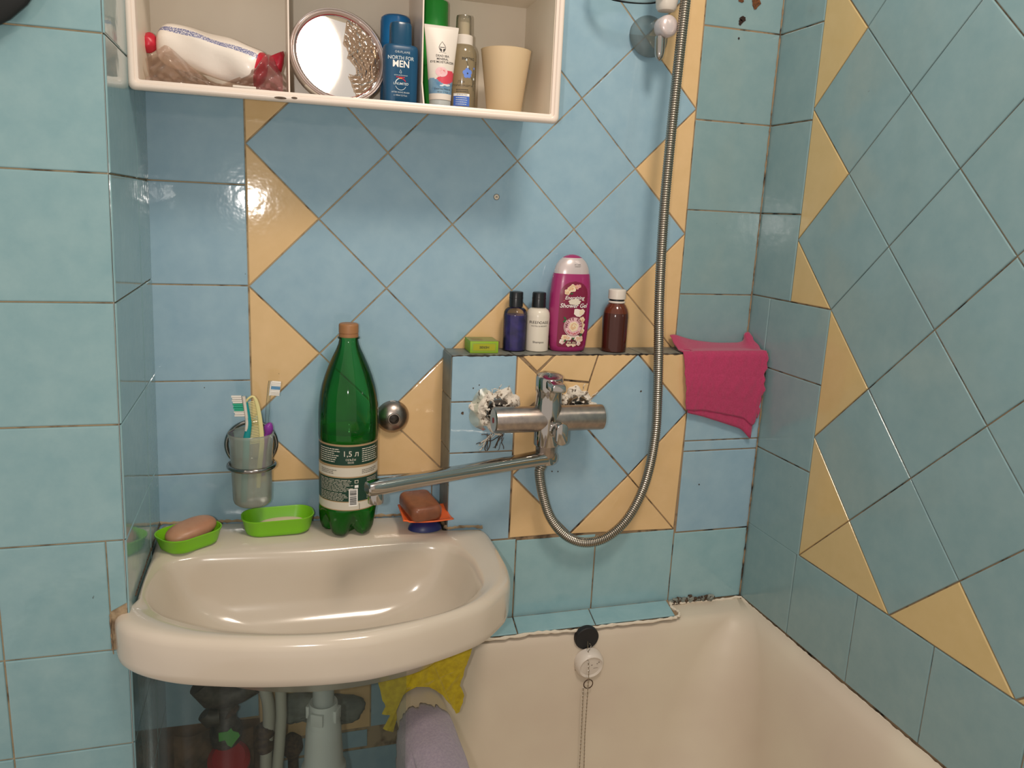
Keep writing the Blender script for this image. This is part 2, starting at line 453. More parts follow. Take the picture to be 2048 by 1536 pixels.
for a, b in zip(zs, zs[1:]):
    tile(mb, rect(Y0, -.0605, b, a), 'tile_right_dimmed', right)
    tile(mb, rect(-.0605, .002, b, a), 'tile_right_dimmed', right)
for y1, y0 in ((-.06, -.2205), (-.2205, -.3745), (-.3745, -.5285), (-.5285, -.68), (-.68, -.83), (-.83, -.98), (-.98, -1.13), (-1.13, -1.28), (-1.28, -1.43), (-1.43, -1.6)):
    tile(mb, rect(y0, y1, -.692, zb), 'tile_right_dimmed', right)
struct(mb, 'wall_right', flat=True)

# left wall: the return beside the basin and the near face that looks into the room
mb = MB()
side = lambda y, z, h: (XL(z)-.0005+h, y, z)
near = lambda x, z, h: (x, -.2995-h, z)
mb.poly([(XL(ZFL)-.001, -.2995, ZFL), (XL(ZFL)-.001, .002, ZFL), (XL(ZTOP)-.001, .002, ZTOP), (XL(ZTOP)-.001, -.2995, ZTOP)], 'grout')
mb.poly([(-.75, -.2995, ZFL), (XL(ZFL)-.0012, -.2995, ZFL), (XL(ZTOP)-.0012, -.2995, ZTOP), (-.75, -.2995, ZTOP)], 'grout')
mb.poly([(-.75, -.2995, ZFL), (-.75, -.2995, ZTOP), (-.75, .1, ZTOP), (-.75, .1, ZFL)], 'grout')
zs = [ZTOP, .785, .638, .490, .342, .1935, .0462, -.0988, -.2450, -.3925, -.5395, -.676, -.82, -.96, -1.1]
for k, (a, b) in enumerate(zip(zs, zs[1:])):
    tile(mb, rect(-.300, -.1045, b, a), 'tile_left_dimmed', side); tile(mb, rect(-.1045, 0, b, a), 'tile_left_dimmed', side)
    xe = XL((a+b)/2) - .0004
    if a < -.38 and b > -.56:   # notched round the basin lip
        tile(mb, [(-.287, b), (-.1667, b), (-.1667, a), (-.287, a)], 'tile_left_dimmed', near)
        tile(mb, [(-.1667, -.488), (xe, -.477), (xe, a), (-.1667, a)], 'tile_left_dimmed', near, gap=.0004)
    else: tile(mb, [(-.287, b), (XL(b)-.0004, b), (XL(a)-.0004, a), (-.287, a)], 'tile_left_dimmed', near)
    for x in (-.287, -.434, -.581): tile(mb, rect(x-.147, x, b, a), 'tile_left_dimmed', near)
struct(mb, 'wall_left', flat=True)

# boxed-in ledge along the lower back wall
mb = MB()
bf = lambda x, z, h: (x, YB-h+.0005, z)
bt = lambda x, y, h: (x, y, LEDGE+h-.0022)
bl = lambda y, z, h: (.3145-h, y, z)
mb.poly([(.3135, YB, ZFL), (XR, YB, ZFL), (XR, YB, LEDGE-.002), (.3135, YB, LEDGE-.002)], 'grout_dirty')
mb.poly([(.3135, YB, LEDGE-.0022), (XR, YB, LEDGE-.0022), (XR, 0, LEDGE-.0022), (.3135, 0, LEDGE-.0022)], 'grout_dark')
mb.poly([(.3135, 0, ZFL), (.3135, YB, ZFL), (.3135, YB, LEDGE-.0022), (.3135, 0, LEDGE-.0022)], 'grout_dirty')
for x0, x1 in ((.3125, .42), (.42, .548), (.548, .654), (.654, .74), (.74, XR)): tile(mb, rect(x0, x1, YB, -.003), 'tile_edge', bt, gap=.0008)
for z0, z1 in ((-.28, LEDGE-.001), (-.37, -.28), (-.43, -.37), (-.55, -.43)): tile(mb, rect(YB, -.003, z0, z1), 'tile_edge', bl, gap=.0008)
# left column of the front face
LB = (.3125, .4240)
tile(mb, rect(*LB, -.2855, LEDGE), 'tile_blue', bf); tile(mb, rect(*LB, -.3735, -.2855), 'tile_blue', bf)
tile(mb, rect(*LB, -.5345, -.3735), 'tile_blue', bf)
# diamond field of the front face
P0, P1, P2, P3 = (.4240, LEDGE), (.6448, LEDGE), (.7510, -.3150), (.4250, -.4180)
R0, R1 = (.4240, -.5340), (.7465, -.5410)
A1, A2 = (.5330, -.3130), (.6440, -.4300)       # points where the long diagonal meets the slanted joints
tile(mb, [P1, P2, A2, A1], 'tile_blue', bf, gap=.0014)
tile(mb, [A1, A2, (.5380, -.5330), P3], 'tile_blue', bf, gap=.0012)
yb = lambda p, g=.0010: tile(mb, p, 'tile_yellow', bf, gap=g)
yb([(.4240, LEDGE), (.4890, -.2660), (.4400, -.3050), (.4240, -.3000)])
yb([(.4240, -.3000), (.4400, -.3050), (.4890, -.2660), (.5330, -.3130), (.4250, -.4180)])
yb([(.4300, LEDGE), (.4900, LEDGE), (.4600, -.2360)]); yb([(.4920, LEDGE), (.5700, LEDGE), (.5560, -.2560), (.5100, -.2510), (.4620, -.2380)])
yb([(.5700, LEDGE), (.6448, LEDGE), (.5490, -.2980), (.5560, -.2560)]); yb([(.5100, -.2530), (.5560, -.2580), (.5470, -.2990), (.5330, -.3120), (.4900, -.2665)], .0004)
yb([P1, (.7500, LEDGE), P2]); yb([P3, (.5380, -.5330), R0])
yb([P2, (.7465, -.5410), A2]); yb([A2, R1, (.5380, -.5350)])
# right column
for z0, z1 in ((-.3700, LEDGE), (-.3900, -.3700), (-.5480, -.3900)): tile(mb, rect(.7510, XR, z0, z1), 'tile_blue', bf)
for x0, x1 in ((.3125, .4380), (.4380, .5895), (.5895, .7485), (.7485, XR)): tile(mb, rect(x0, x1, -.692, -.5490 if x0 > .7 else -.5355-.012*(x0-.3125)/.6), 'tile_low', bf, gap=.0010)
for cx, cz, r in ((.655, -.274, .0020), (.497, -.414, .0016), (.508, -.415, .0014), (.79, -.455, .0016), (.35, -.262, .0014), (.36, -.257, .0012), (.333, -.304, .0030)): blot(mb, cx, cz, r, 'dirt', YB-.0024, sx=1)
P = resample([(.3125, YB-.0006, LEDGE-.0012), (XR, YB-.0006, LEDGE-.0012)], .005)
mb.tube([p+np.array([0, random.uniform(-.0004, .0004), random.uniform(-.0004, .0004)]) for p in P], [random.uniform(.0007, .0021) for _ in P], 'grout_dark', 6)
struct(mb, 'trim_1', flat=True)
# sloping strip of cut tiles above the bath
mb = MB()
sl = lambda x, y, h: (x, y, -.6835 + (y-YB)*.16 + h)
mb.poly([(.315, YB, -.6850), (.748, YB, -.6850), (.748, -.1235, -.6940), (.315, -.1235, -.6940)], 'grout_dirty')
for x0, x1 in ((.315, .437), (.437, .583), (.583, .742)): tile(mb, [(x0, YB-.006), (x0+(.0 if x0 < .32 else -.004), -.121), (x1-.004, -.121), (x1, YB-.006)], 'tile_low', sl)
pts = smooth([(.33, -.1240, -.6925), (.40, -.1252, -.6932), (.47, -.1235, -.692), (.53, -.1262, -.694), (.60, -.1240, -.693), (.68, -.1258, -.693), (.738, -.1235, -.692), (.750, -.112, -.690), (.744, -.094, -.688), (.750, -.078, -.687)], 8)
mb.tube([p + np.array([0, random.uniform(-.0012, .0012), random.uniform(-.0005, .0008)]) for p in pts], [.0028*random.uniform(.6, 1.4) for _ in pts], 'paint_flake', 7)
struct(mb, 'trim_2', flat=True)
# dark mouldy grout down the far right corner
mb = MB()
for x, y, z0, z1 in ((XR-.0035, -.0035, LEDGE, ZTOP), (XR-.0035, YB-.0040, -.69, LEDGE)):
    P = resample([(x, y, z0), (x, y, z1)], .006); mb.tube([p+np.array([random.uniform(-.0003, .0003), 0, 0]) for p in P], [random.uniform(.0008, .0019) for _ in P], 'grout_dirty', 6)
struct(mb, 'trim_6')
# floor
mb = MB(); mb.poly([(-.75, -2.2, ZFL), (1.0, -2.2, ZFL), (1.0, .05, ZFL), (-.75, .05, ZFL)], 'floor_tile'); struct(mb, 'floor')

# ------------------------------------------------------------------ washbasin
def SZ(x): return -.496 - .03*x
BC = np.array([.100, -.205])
OUT = [(-.1446, -.0045), (-.1446, -.10), (-.1446, -.20), (-.1446, -.262), (-.155, -.280), (-.1655, -.2920)] + \
      [tuple(p) for p in smooth([(-.1655, -.2930), (-.155, -.320), (-.130, -.3455), (-.0905, -.3684), (-.043, -.384), (.0105, -.396), (.064, -.403), (.11, -.405), (.156, -.401),
                                 (.2239, -.3816), (.3002, -.3466), (.3382, -.3135), (.3640, -.2774), (.3765, -.232), (.380, -.1812), (.381, -.1106), (.3785, -.084)], 6)] + \
      [(.374, -.0775), (.3175, -.0765), (.3095, -.0720), (.3085, -.0045)]
INN = [tuple(p) for p in smooth([(-.1315, -.2450), (-.1320, -.1921), (-.1214, -.1446), (-.0887, -.1294), (-.0542, -.1255), (.02, -.1215), (.0997, -.1177), (.19, -.1150), (.27, -.1165), (.3088, -.1343), (.3250, -.1750),
                                 (.3269, -.2217), (.3191, -.2751), (.2881, -.3180), (.2434, -.3478), (.1606, -.3680), (.0847, -.3727), (.0125, -.3622), (-.0474, -.3389), (-.0973, -.3055), (-.1217, -.2745)], 5, True)]
def polar(poly, th):
    d = np.array([math.cos(th), math.sin(th)]); best = 0
    for i in range(len(poly)):
        a, b = np.array(poly[i])-BC, np.array(poly[(i+1) % len(poly)])-BC
        e = b-a; den = d[0]*e[1]-d[1]*e[0]
        if abs(den) < 1e-12: continue
        t = (a[0]*e[1]-a[1]*e[0])/den; u = (a[0]*d[1]-a[1]*d[0])/den
        if -1e-6 <= u <= 1+1e-6 and t > best: best = t
    return best
NS = 220
TH = [2*pi*k/NS for k in range(NS)]
RO = [polar(OUT, t) for t in TH]; RI = [polar(INN, t) for t in TH]
def sring(fn, z):
    o = []
    for t, ro, ri in zip(TH, RO, RI):
        r = fn(ro, ri); x, y = BC[0]+r*math.cos(t), BC[1]+r*math.sin(t); o.append((x, y, SZ(x)+z))
    return o
mn = min
rings = [sring(lambda o, i: .12*i, -.146), sring(lambda o, i: .45*i, -.136), sring(lambda o, i: .80*i, -.112), sring(lambda o, i: mn(i*.95, o-.022), -.076), sring(lambda o, i: o-.020, -.056),
         sring(lambda o, i: o-.012, -.0625), sring(lambda o, i: o-.005, -.0640), sring(lambda o, i: o-.0012, -.0590), sring(lambda o, i: o, -.050), sring(lambda o, i: o, -.030), sring(lambda o, i: o, -.014),
         sring(lambda o, i: o-mn(.0015, .06*(o-i)), -.0085), sring(lambda o, i: o-mn(.0045, .15*(o-i)), -.0040), sring(lambda o, i: o-mn(.009, .28*(o-i)), -.0012), sring(lambda o, i: o-mn(.015, .42*(o-i)), 0),
         sring(lambda o, i: i+mn(.022, .45*(o-i)), -.0006), sring(lambda o, i: i+mn(.018, .36*(o-i)), -.0026), sring(lambda o, i: i+mn(.007, .15*(o-i)), -.0046), sring(lambda o, i: i, -.0085),
         sring(lambda o, i: i-.005, -.018), sring(lambda o, i: i*.965-.004, -.034), sring(lambda o, i: i*.92-.004, -.056), sring(lambda o, i: i*.84, -.080), sring(lambda o, i: i*.70, -.102), sring(lambda o, i: i*.5, -.117), sring(lambda o, i: i*.28, -.125), sring(lambda o, i: i*.1, -.130)]
mb = MB(); mb.loft(rings, 'enamel')
tag(mb.build('washbasin', sharp=50), 'cream white ceramic washbasin set in the corner under the open cabinet', 'sink')
# dirty sealant where the basin meets the walls
mb = MB()
for pts, r, m in (([(-.1668, -.3022, -.490), (-.1668, -.3022, -.520), (-.1660, -.3022, -.545)], .0009, 'grout_dirty'),
                  ([(-.1445, -.005, -.4905), (-.1450, -.12, -.4905), (-.1450, -.255, -.4905)], .0012, 'dirt'),
                  ([(-.144, -.004, -.491), (-.05, -.003, -.4945), (.08, -.003, -.4985), (.2, -.0035, -.5025), (.307, -.004, -.5050)], .0024, 'grout'),
                  ([(.3105, -.004, -.5045), (.3105, -.060, -.5045), (.3130, -.0745, -.5050), (.325, -.0745, -.5045), (.345, -.0745, -.5040), (.360, -.0745, -.5055), (.374, -.0755, -.5070)], .0026, 'grout')):
    P = resample(smooth(pts, 6), .004); mb.tube([p + np.array([0, 0, random.uniform(-.0006, .0008)]) for p in P], [r*random.uniform(.6, 1.5) for _ in P], m, 6)
struct(mb, 'trim_3')

# ------------------------------------------------------------------ bathtub
def tring(x0, x1, y0, y1, r, z, n=14):
    cx, cy = (x0+x1)/2, (y0+y1)/2
    return [(cx+x, cy+y, z) for x, y in rrect((x1-x0)/2, (y1-y0)/2, r, n)]
ye = -1.62
TR = [(.236, .900, ye+.03, -.080, .03, -1.10), (.236, .900, ye+.03, -.080, .03, -.745), (.212, .9045, ye, -.0755, .012, -.748), (.2045, .9050, ye, -.0750, .010, -.740), (.2040, .9052, ye, -.0748, .010, -.722), (.2095, .9054, ye, -.0746, .010, -.7065),
      (.2205, .9054, ye, -.0746, .010, -.6975), (.2380, .9035, ye, -.0760, .012, -.6935), (.2540, .8950, ye+.02, -.1150, .020, -.6965), (.2665, .8860, ye+.03, -.1245, .035, -.7030), (.2750, .8790, ye+.04, -.1290, .050, -.7130),
      (.2830, .8700, ye+.05, -.1340, .070, -.7350), (.2910, .8600, ye+.06, -.1400, .090, -.7700), (.3050, .8450, ye+.07, -.1500, .110, -.8500), (.3250, .8250, ye+.09, -.1680, .130, -.9500), (.3500, .8000, ye+.12, -.2000, .150, -1.0300),
      (.4000, .7500, ye+.17, -.2700, .150, -1.0750), (.4600, .6900, ye+.25, -.4000, .100, -1.0850)]
mb = MB(); mb.loft([tring(*t) for t in TR], 'tub_enamel', False, True)
tub = mb.build('bathtub', sharp=60)
for x in (.33, .80):
    for y in (-.32, -1.40):
        mb = MB(); mb.lathe([(.028, -1.3095), (.028, -1.300), (.016, -1.294), (.014, -1.20), (.020, -1.098)], 'valve_dark', 20, M=T(x, y, 0)); mb.build('leg', tub, sharp=40)
tag(tub, 'cream enamelled bathtub beside the washbasin against the right wall', 'bathtub')
# paint ridge and crumbled grout along the far rim
mb = MB()
P = resample(smooth([(.750, -.0775, -.690), (.80, -.0765, -.692), (.85, -.0770, -.693), (.895, -.0765, -.693), (.9045, -.080, -.692), (.9050, -.10, -.694), (.9050, -.3, -.6955), (.9050, -.7, -.6955)], 8), .006)
mb.tube([p + np.array([0, random.uniform(-.0012, .001), random.uniform(-.001, .001)]) for p in P], [random.uniform(.0012, .0030) if p[1] > -.1 else .0014 for p in P], 'paint_flake', 7)
for k in range(60):
    x = random.uniform(.752, .842); mb.rbox(random.uniform(.004, .012), .005, random.uniform(.003, .010), .001, random.choice(['cement', 'dirt', 'grout_dark', 'cement']), T(x, -.0755, -.692+random.uniform(0, .006)*(1-abs(x-.79)/.06), random.uniform(-.4, .4), random.uniform(-.5, .5), random.uniform(-.6, .6)), 2)
struct(mb, 'trim_4')
# overflow cover with plug and chain
ov = thing('overflow_cover', 'round white chipped overflow cover high on the end wall of the bath', 'overflow', (.5625, -.1365, -.752))
tilt = T(0, 0, 0, pi/2+.16)
mb = MB(); mb.lathe([(.0270, -.004), (.0268, .006), (.0255, .011), (.0235, .0145), (.0218, .0160), (.0198, .0150), (.0180, .0138), (.001, .0142)], 'white_plastic', 40, M=tilt)
for x, z, w, h, a in ((.009, -.003, .0085, .0006, -.05), (.011, .006, .002, .0012, .5), (.014, .0085, .0016, .002, 1.0), (-.010, .0165, .004, .0014, .5), (.001, .004, .003, .001, 1)): mb.poly([(x-w/2, z-h/2, .0147), (x+w/2, z-h/2+a*w*.2, .0147), (x+w/2, z+h/2+a*w*.2, .0147), (x-w/2, z+h/2, .0147)], 'dirt', tilt)
for a0, a1 in ((3.55, 4.15),):
    q = [(.0272*math.cos(a), .0272*math.sin(a), .001) for a in np.linspace(a0, a1, 8)] + [(.0262*math.cos(a), .0262*math.sin(a), .0098) for a in np.linspace(a1-.2, a0+.3, 6)]
    mb.tube([(.0268*math.cos(a), .0268*math.sin(a), .004) for a in np.linspace(a0, a1, 10)], .0009, 'dirt', 6, M=tilt)
mb.build('cover', ov, sharp=30)
mb = MB(); mb.tube([(-.004+.0085*math.cos(a), -.0165, -.0335+.0085*math.sin(a)) for a in np.linspace(-.9*pi/2-3.6, 1.9, 40)], .0009, 'pipe_rust', 8); mb.build('split_ring', ov)
def chain(mb, pts, m='steel_hose', step=.0034):
    P = resample(pts, step)
    for k in range(len(P)-1):
        a, b = P[k], P[k+1]; d = Vector(b-a); M = Matrix.Translation((Vector(a)+Vector(b))/2) @ d.to_track_quat('Z', 'X').to_matrix().to_4x4()
        mb.lathe([(.0003, -.0019), (.0010, -.0015), (.0013, 0), (.0010, .0015), (.0003, .0019)], m, 6, sx=1.0 if k % 2 else .55, sy=.55 if k % 2 else 1.0, M=M)
pl = thing('bath_plug', 'black rubber bath plug resting on top of the white overflow cover', 'plug', (.5580, -.1295, -.7065))
mb = MB(); mb.lathe([(.0215, -.004), (.0223, -.001), (.0221, .0055), (.0210, .0070), (.001, .0072)], 'black_rubber', 40, M=T(0, 0, 0, pi/2+.10))
mb.build('stopper', pl, sharp=30)
mb = MB(); mb.tube(smooth([(.000, -.0090, -.004), (-.001, -.0130, -.009), (-.001, -.0145, -.016), (.001, -.0150, -.018), (.005, -.013, -.0125), (.0055, -.0095, -.0105), (.003, -.0095, -.008)], 5), .0006, 'steel_hose', 6); mb.build('wire_loop', pl)
mb = MB()
w = np.array([.5580, -.1285, -.7080])
chain(mb, [np.array(at(1176, 1300, Y=-.1435))-w, np.array(at(1177, 1345, Y=-.158))-w, np.array(at(1175, 1380, Y=-.160))-w, np.array(at(1169, 1470, Y=-.166))-w, np.array(at(1167, 1545, Y=-.176))-w, np.array(at(1163, 1600, Y=-.190))-w,
           np.array(at(1158, 1600, Y=-.190))-w, np.array(at(1158, 1545, Y=-.176))-w, np.array(at(1162, 1470, Y=-.166))-w, np.array(at(1165, 1400, Y=-.158))-w, np.array(at(1166, 1376, Y=-.154))-w])
mb.build('chain', pl)

# ------------------------------------------------------------------ cloths
def drape(x, z): return (x, z)
ARCH = smooth([(.186, -1.06), (.190, -.95), (.193, -.86), (.196, -.79), (.1985, -.740), (.2010, -.715), (.2080, -.6995), (.2200, -.6905), (.2370, -.6875), (.2540, -.6905), (.2680, -.6985), (.2790, -.7110), (.2870, -.735), (.293, -.765)], 6)
def arch(s):
    i = min(len(ARCH)-1.001, max(0, s*(len(ARCH)-1))); k = int(i); return ARCH[k]*(1-(i-k)) + ARCH[k+1]*(i-k)
random.seed(3)
jag = [random.uniform(-.012, .012) for _ in range(64)]
def lil(u, v):
    smax = .80 + .015*math.sin(9*v) + .03*v*0
    s = smax*u; p = arch(s)
    fr = -.287 - .040*max(0, (abs(u-.72)-.10))*2 + jag[int(u*30)]*.5 - .03*max(0, .62-u)*1.2
    y = fr + (-.80-fr)*v
    return (p[0] - .004*math.sin(12*v+3*u) * (1 if u < .55 else .15), y, p[1] + .0012*math.sin(40*v)*math.sin(20*u))
mb = MB(); mb.grid(lil, 70, 60, 'lilac_cloth')
tag(mb.build('floor_cloth', solid=.0022, sharp=80), 'greyish lilac cloth draped over the left rim of the bathtub', 'cloth')
yy = -.245
pp = [(752, 1330), (757, 1365), (765, 1400), (771, 1414), (763, 1427), (781, 1430), (776, 1440), (767, 1456), (774, 1461), (786, 1463), (792, 1440), (797, 1420), (800, 1400), (806, 1391), (814, 1383), (826, 1376), (841, 1372), (858, 1374), (872, 1380), (885, 1391), (897, 1405), (905, 1415), (912, 1427), (918, 1424), (925, 1404), (928, 1392), (925, 1380), (919, 1371), (926, 1352), (930, 1335), (936, 1322), (945, 1290), (850, 1290), (760, 1290)]
def fl(a, b, n=2):
    return [(a[0]+(b[0]-a[0])*k/n, a[1]+(b[1]-a[1])*k/n) for k in range(n)]
pp2 = [q for i in range(len(pp)) for q in fl(pp[i], pp[(i+1) % len(pp)])]
mb = MB(); mb.poly([tuple(at(x+random.uniform(-1, 1), y+random.uniform(-1, 1), Y=yy+.004*math.sin(x/9.0))) for x, y in pp2], 'yellow_cloth')
tag(mb.build('cleaning_rag', solid=.002, flat=True), 'mustard yellow torn rag hanging between the washbasin and the bathtub rim', 'cloth')

# magenta cloth over the right end of the ledge
random.seed(11)
TL = [np.array(at(1352, 700, Y=-.0800)), ]
bk = [(1339, 671), (1350, 670), (1380, 679), (1420, 685), (1460, 686), (1484, 683), (1489, 667), (1497, 664)]
ed = [(1367, 713), (1385, 712), (1405, 712), (1430, 712), (1460, 711), (1490, 710), (1520, 709), (1534, 712)]
bo = [(1371, 819), (1388, 820), (1405, 820), (1430, 824), (1460, 830), (1486, 836), (1505, 850), (1516, 825)]
def row(pts, Y):
    q = smooth([tuple(at(x, y, Y=Y)) for x, y in pts], 8); return q
def interp(q, u):
    i = min(len(q)-1.001, u*(len(q)-1)); k = int(i); return np.array(q[k])*(1-(i-k)) + np.array(q[k+1])*(i-k)
rb, re_, ro = row(bk, -.0085), row(ed, -.0770), row(bo, -.0815)
def mag(u, v, off=0):
    b, e, o = interp(rb, u), interp(re_, u), interp(ro, u)
    if v < .28:
        t = v/.28; mid = np.array([(b[0]+e[0])/2, -.035, max(LEDGE+.006, (b[2]+e[2])/2+.002*0)])
        p = b*(1-t)**2 + mid*2*t*(1-t) + e*t*t
        p[2] = max(p[2], LEDGE+.0035)
    else:
        t = (v-.28)/.72; p = e*(1-t)+o*t
        p[1] -= .006*math.sin(pi*min(1, t*1.0))*.8
    r = .0012*math.sin(23*u+5*v)*math.sin(9*v+2) + .0008*math.sin(61*u)*math.sin(31*v)
    p = p + np.array([0, -abs(r)*.8-off, 0])
    edge = .0016*(math.sin(47*v)+math.sin(19*v+1))
    if u > .93: p[0] = min(p[0] + edge*(u-.93)/.07*1.3, .9035)
    if u < .05: p[0] += edge*.4*(.05-u)/.05
    p[0] = min(p[0], .9035)
    return tuple(p)
mb = MB(); mb.grid(mag, 64, 56, 'pink_cloth', mask=lambda u, v: not (abs(u-.13-.5*(v-.24)) < .05 and abs(v-.215-.10*u) < .012) and not (v > .93 and .90 < u < .935))
def under(u, v):
    p = np.array(mag(.06+u*.80, .90 + .1*v)); p[1] += .0025; p[2] -= .018*v*(.35+u*1.1); return tuple(p)
mb.grid(under, 40, 6, 'pink_cloth')
tag(mb.build('washcloth', solid=.0022, sharp=80), 'torn magenta cloth hanging over the right end of the tiled ledge', 'cloth')

# ------------------------------------------------------------------ open cabinet
cab = thing('open_cabinet', 'white plastic open-fronted bathroom cabinet hung above the washbasin', 'cabinet', (.155, -.08, .155))
W0 = np.array([.155, -.08, .155])
def wb(x0, x1, y0, y1, z0, z1, r=.001):
    return T((x0+x1)/2-W0[0], (y0+y1)/2-W0[1], z0-W0[2]), x1-x0, y1-y0, z1-z0
def box(mb, x0, x1, y0, y1, z0, z1, m, r=.0012):
    M, a, b, c = wb(x0, x1, y0, y1, z0, z1); mb.rbox(a, b, c, r, m, M, 3)
floor_z = lambda y: .1610+.117*(y+.15)      # the floor of the cabinet sags towards the front
CX0, CX1, CZ0, CZ1, CYF = -.1275, .4370, .158, .378, -.150
mb = MB(); box(mb, CX0, CX1, -.0085, -.0045, .1745, CZ1, 'cabinet_white'); mb.build('back_panel', cab)
mb = MB(); mb.loft([[(x-W0[0], y-W0[1], z-W0[2]) for y, z in ((CYF, .158), (-.0085, .1745), (-.0085, CZ1), (CYF, CZ1))] for x in (CX0, CX0+.005)], 'cabinet_white'); mb.build('side_panel', cab)
mb = MB(); mb.loft([[(x-W0[0], y-W0[1], z-W0[2]) for y, z in ((CYF, .158), (-.0085, .1745), (-.0085, CZ1), (CYF, CZ1))] for x in (.4310, CX1)], 'cabinet_white'); mb.build('side_panel', cab)
mb = MB()
mb.loft([[(x-W0[0], y-W0[1], floor_z(y)-d-W0[2]) for y, d in ((-.1480, 0), (-.0085, 0), (-.0085, .0020), (-.1480, .0020))] for x in (CX0+.001, CX1-.001)], 'cabinet_white'); mb.build('bottom_panel', cab, flat=True)
mb = MB(); box(mb, CX0, CX1, CYF, -.0085, .3420, .3470, 'cabinet_white'); mb.build('top_panel', cab)
# moulded front frame
mb = MB()
def fring(d, y, r): return [((CX0+CX1)/2-W0[0]+x, y-W0[1], .2660-W0[2]+z) for x, z in rrect(.2900-d, .1115-d, r, 6)]
fr_ = [fring(.0035, -.139, .006), fring(.0005, -.1440, .008), fring(0, -.1500, .008), fring(.0008, -.1540, .008), fring(.0030, -.1565, .007), fring(.0062, -.1572, .006), fring(.0085, -.1560, .005), fring(.0092, -.1540, .004), fring(.0115, -.1535, .003), fring(.0128, -.1530, .002), fring(.0132, -.1500, .002), fring(.0132, -.139, .002)]
mb.loft(fr_, 'cabinet_lip', False, False); mb.build('front_frame', cab, sharp=45)
def divider(x, pts):
    mb = MB(); q = [(y, z) for y, z in pts]
    rings = [[(xx-W0[0], y-W0[1], z-W0[2]) for y, z in q] for xx in (x-.0010, x+.0010)]
    mb.loft(rings, 'cabinet_lip'); mb.build('divider', cab, sharp=20)
divider(.2445, [(-.009, .178), (-.149, .162), (-.128, .198), (-.128, .342), (-.009, .342)])
divider(.0620, [(-.009, .178), (-.147, .162), (-.138, .200), (-.138, .342), (-.009, .342)])
mb = MB()
for x, y, z, a, b in ((.050, -.1578, .1585, .008, .0016), (.068, -.1574, .1600, .004, .0013)):
    mb.loft([[(x-W0[0]+a*t*math.cos(q), y-.0002*(1-t)-W0[1], z-W0[2]+b*t*math.sin(q)) for q in np.linspace(0, 2*pi, 14, endpoint=False)] for t in (1, .7, .05)], 'dirt', False, True)
mb.build('stain', cab)

# ------------------------------------------------------------------ bottles: outline rows (h, half width, half depth), squareness n
class Body:
    def __init__(s, rows, n=2.0, N=56): s.rows = rows; s.n = n; s.N = N
    def wd(s, h):
        R = s.rows
        for a, b in zip(R, R[1:]):
            if a[0] <= h <= b[0] and b[0] > a[0]:
                t = (h-a[0])/(b[0]-a[0]); return a[1]+(b[1]-a[1])*t, a[2]+(b[2]-a[2])*t
        return (R[0][1], R[0][2]) if h < R[0][0] else (R[-1][1], R[-1][2])
    def ring(s, h, w, d, off=0):
        o = []
        for k in range(s.N):
            a = 2*pi*k/s.N; c, q = math.cos(a), math.sin(a); e = 2/s.n
            o.append(((w+off)*math.copysign(abs(c)**e, c), (d+off)*math.copysign(abs(q)**e, q), h))
        return o
    def front(s, x, h, off=.0003):
        w, d = s.wd(h); t = min(.999, abs(x)/max(w, 1e-5)); return (x, -(d*(1-t**s.n)**(1/s.n))-off, h)
    def put(s, mb, m, M=None, h0=None, h1=None, mf=None, cap0=True, cap1=True):
        R = [r for r in s.rows if (h0 is None or r[0] >= h0-1e-9) and (h1 is None or r[0] <= h1+1e-9)]
        mb.loft([s.ring(*r) for r in R], m, cap0, cap1, M, True, mf)
def rows(*r): return [(a, b, c if c is not None else b) for a, b, c in r]
def circ(x, y, r, n=24, a0=0, sx=1): return [(x+r*sx*math.cos(a0+2*pi*k/n), y+r*math.sin(a0+2*pi*k/n)) for k in range(n)]
def strip(mb, pts, w, m, fn):
    """a printed line of width w through 2-d points"""
    P = [np.array(p) for p in pts]; L = []; R = []
    for i, p in enumerate(P):
        t = P[min(i+1, len(P)-1)]-P[max(0, i-1)]; t = t/max(np.linalg.norm(t), 1e-9); nn = np.array([-t[1], t[0]])*w/2
        L.append(fn(*(p+nn))); R.append(fn(*(p-nn)))
    mb.loft([L, R], m, False, False, None, False)
def block(mb, x0, x1, z0, z1, m, fn, nx=10, nz=2): mb.grid(lambda u, v: fn(x0+(x1-x0)*u, z0+(z1-z0)*v), nx, nz, m)
def finepr(mb, x0, x1, z0, z1, n, m, fn, fill=.45, seed=1):
    rs = random.Random(seed)
    for k in range(n):
        z = z1-(z1-z0)*(k+.5)/n; h = (z1-z0)/n*fill; x = x0; e = x1-rs.random()*(x1-x0)*.25
        while x < e:
            L = (x1-x0)*rs.uniform(.05, .16); block(mb, x, min(e, x+L), z-h/2, z+h/2, m, fn, 2, 1); x += L+(x1-x0)*.02
def arctext(mb, txt, cx, cz, r, a_mid, size, m, fn, inward=False, step=None, bold=.02):
    st = step or size*.78/r
    for k, ch in enumerate(txt):
        off = (k-(len(txt)-1)/2)*st; a = a_mid+off if inward else a_mid-off
        rot = a+pi/2 if inward else a-pi/2
        if ch == ' ': continue
        px, pz = cx+r*math.cos(a), cz+r*math.sin(a); ca, sa = math.cos(rot), math.sin(rot)
        mb.text(ch, size, m, lambda x, y: fn(px+x*ca-y*sa, pz+x*sa+y*ca), bold=bold)

FL = .1652      # cabinet floor
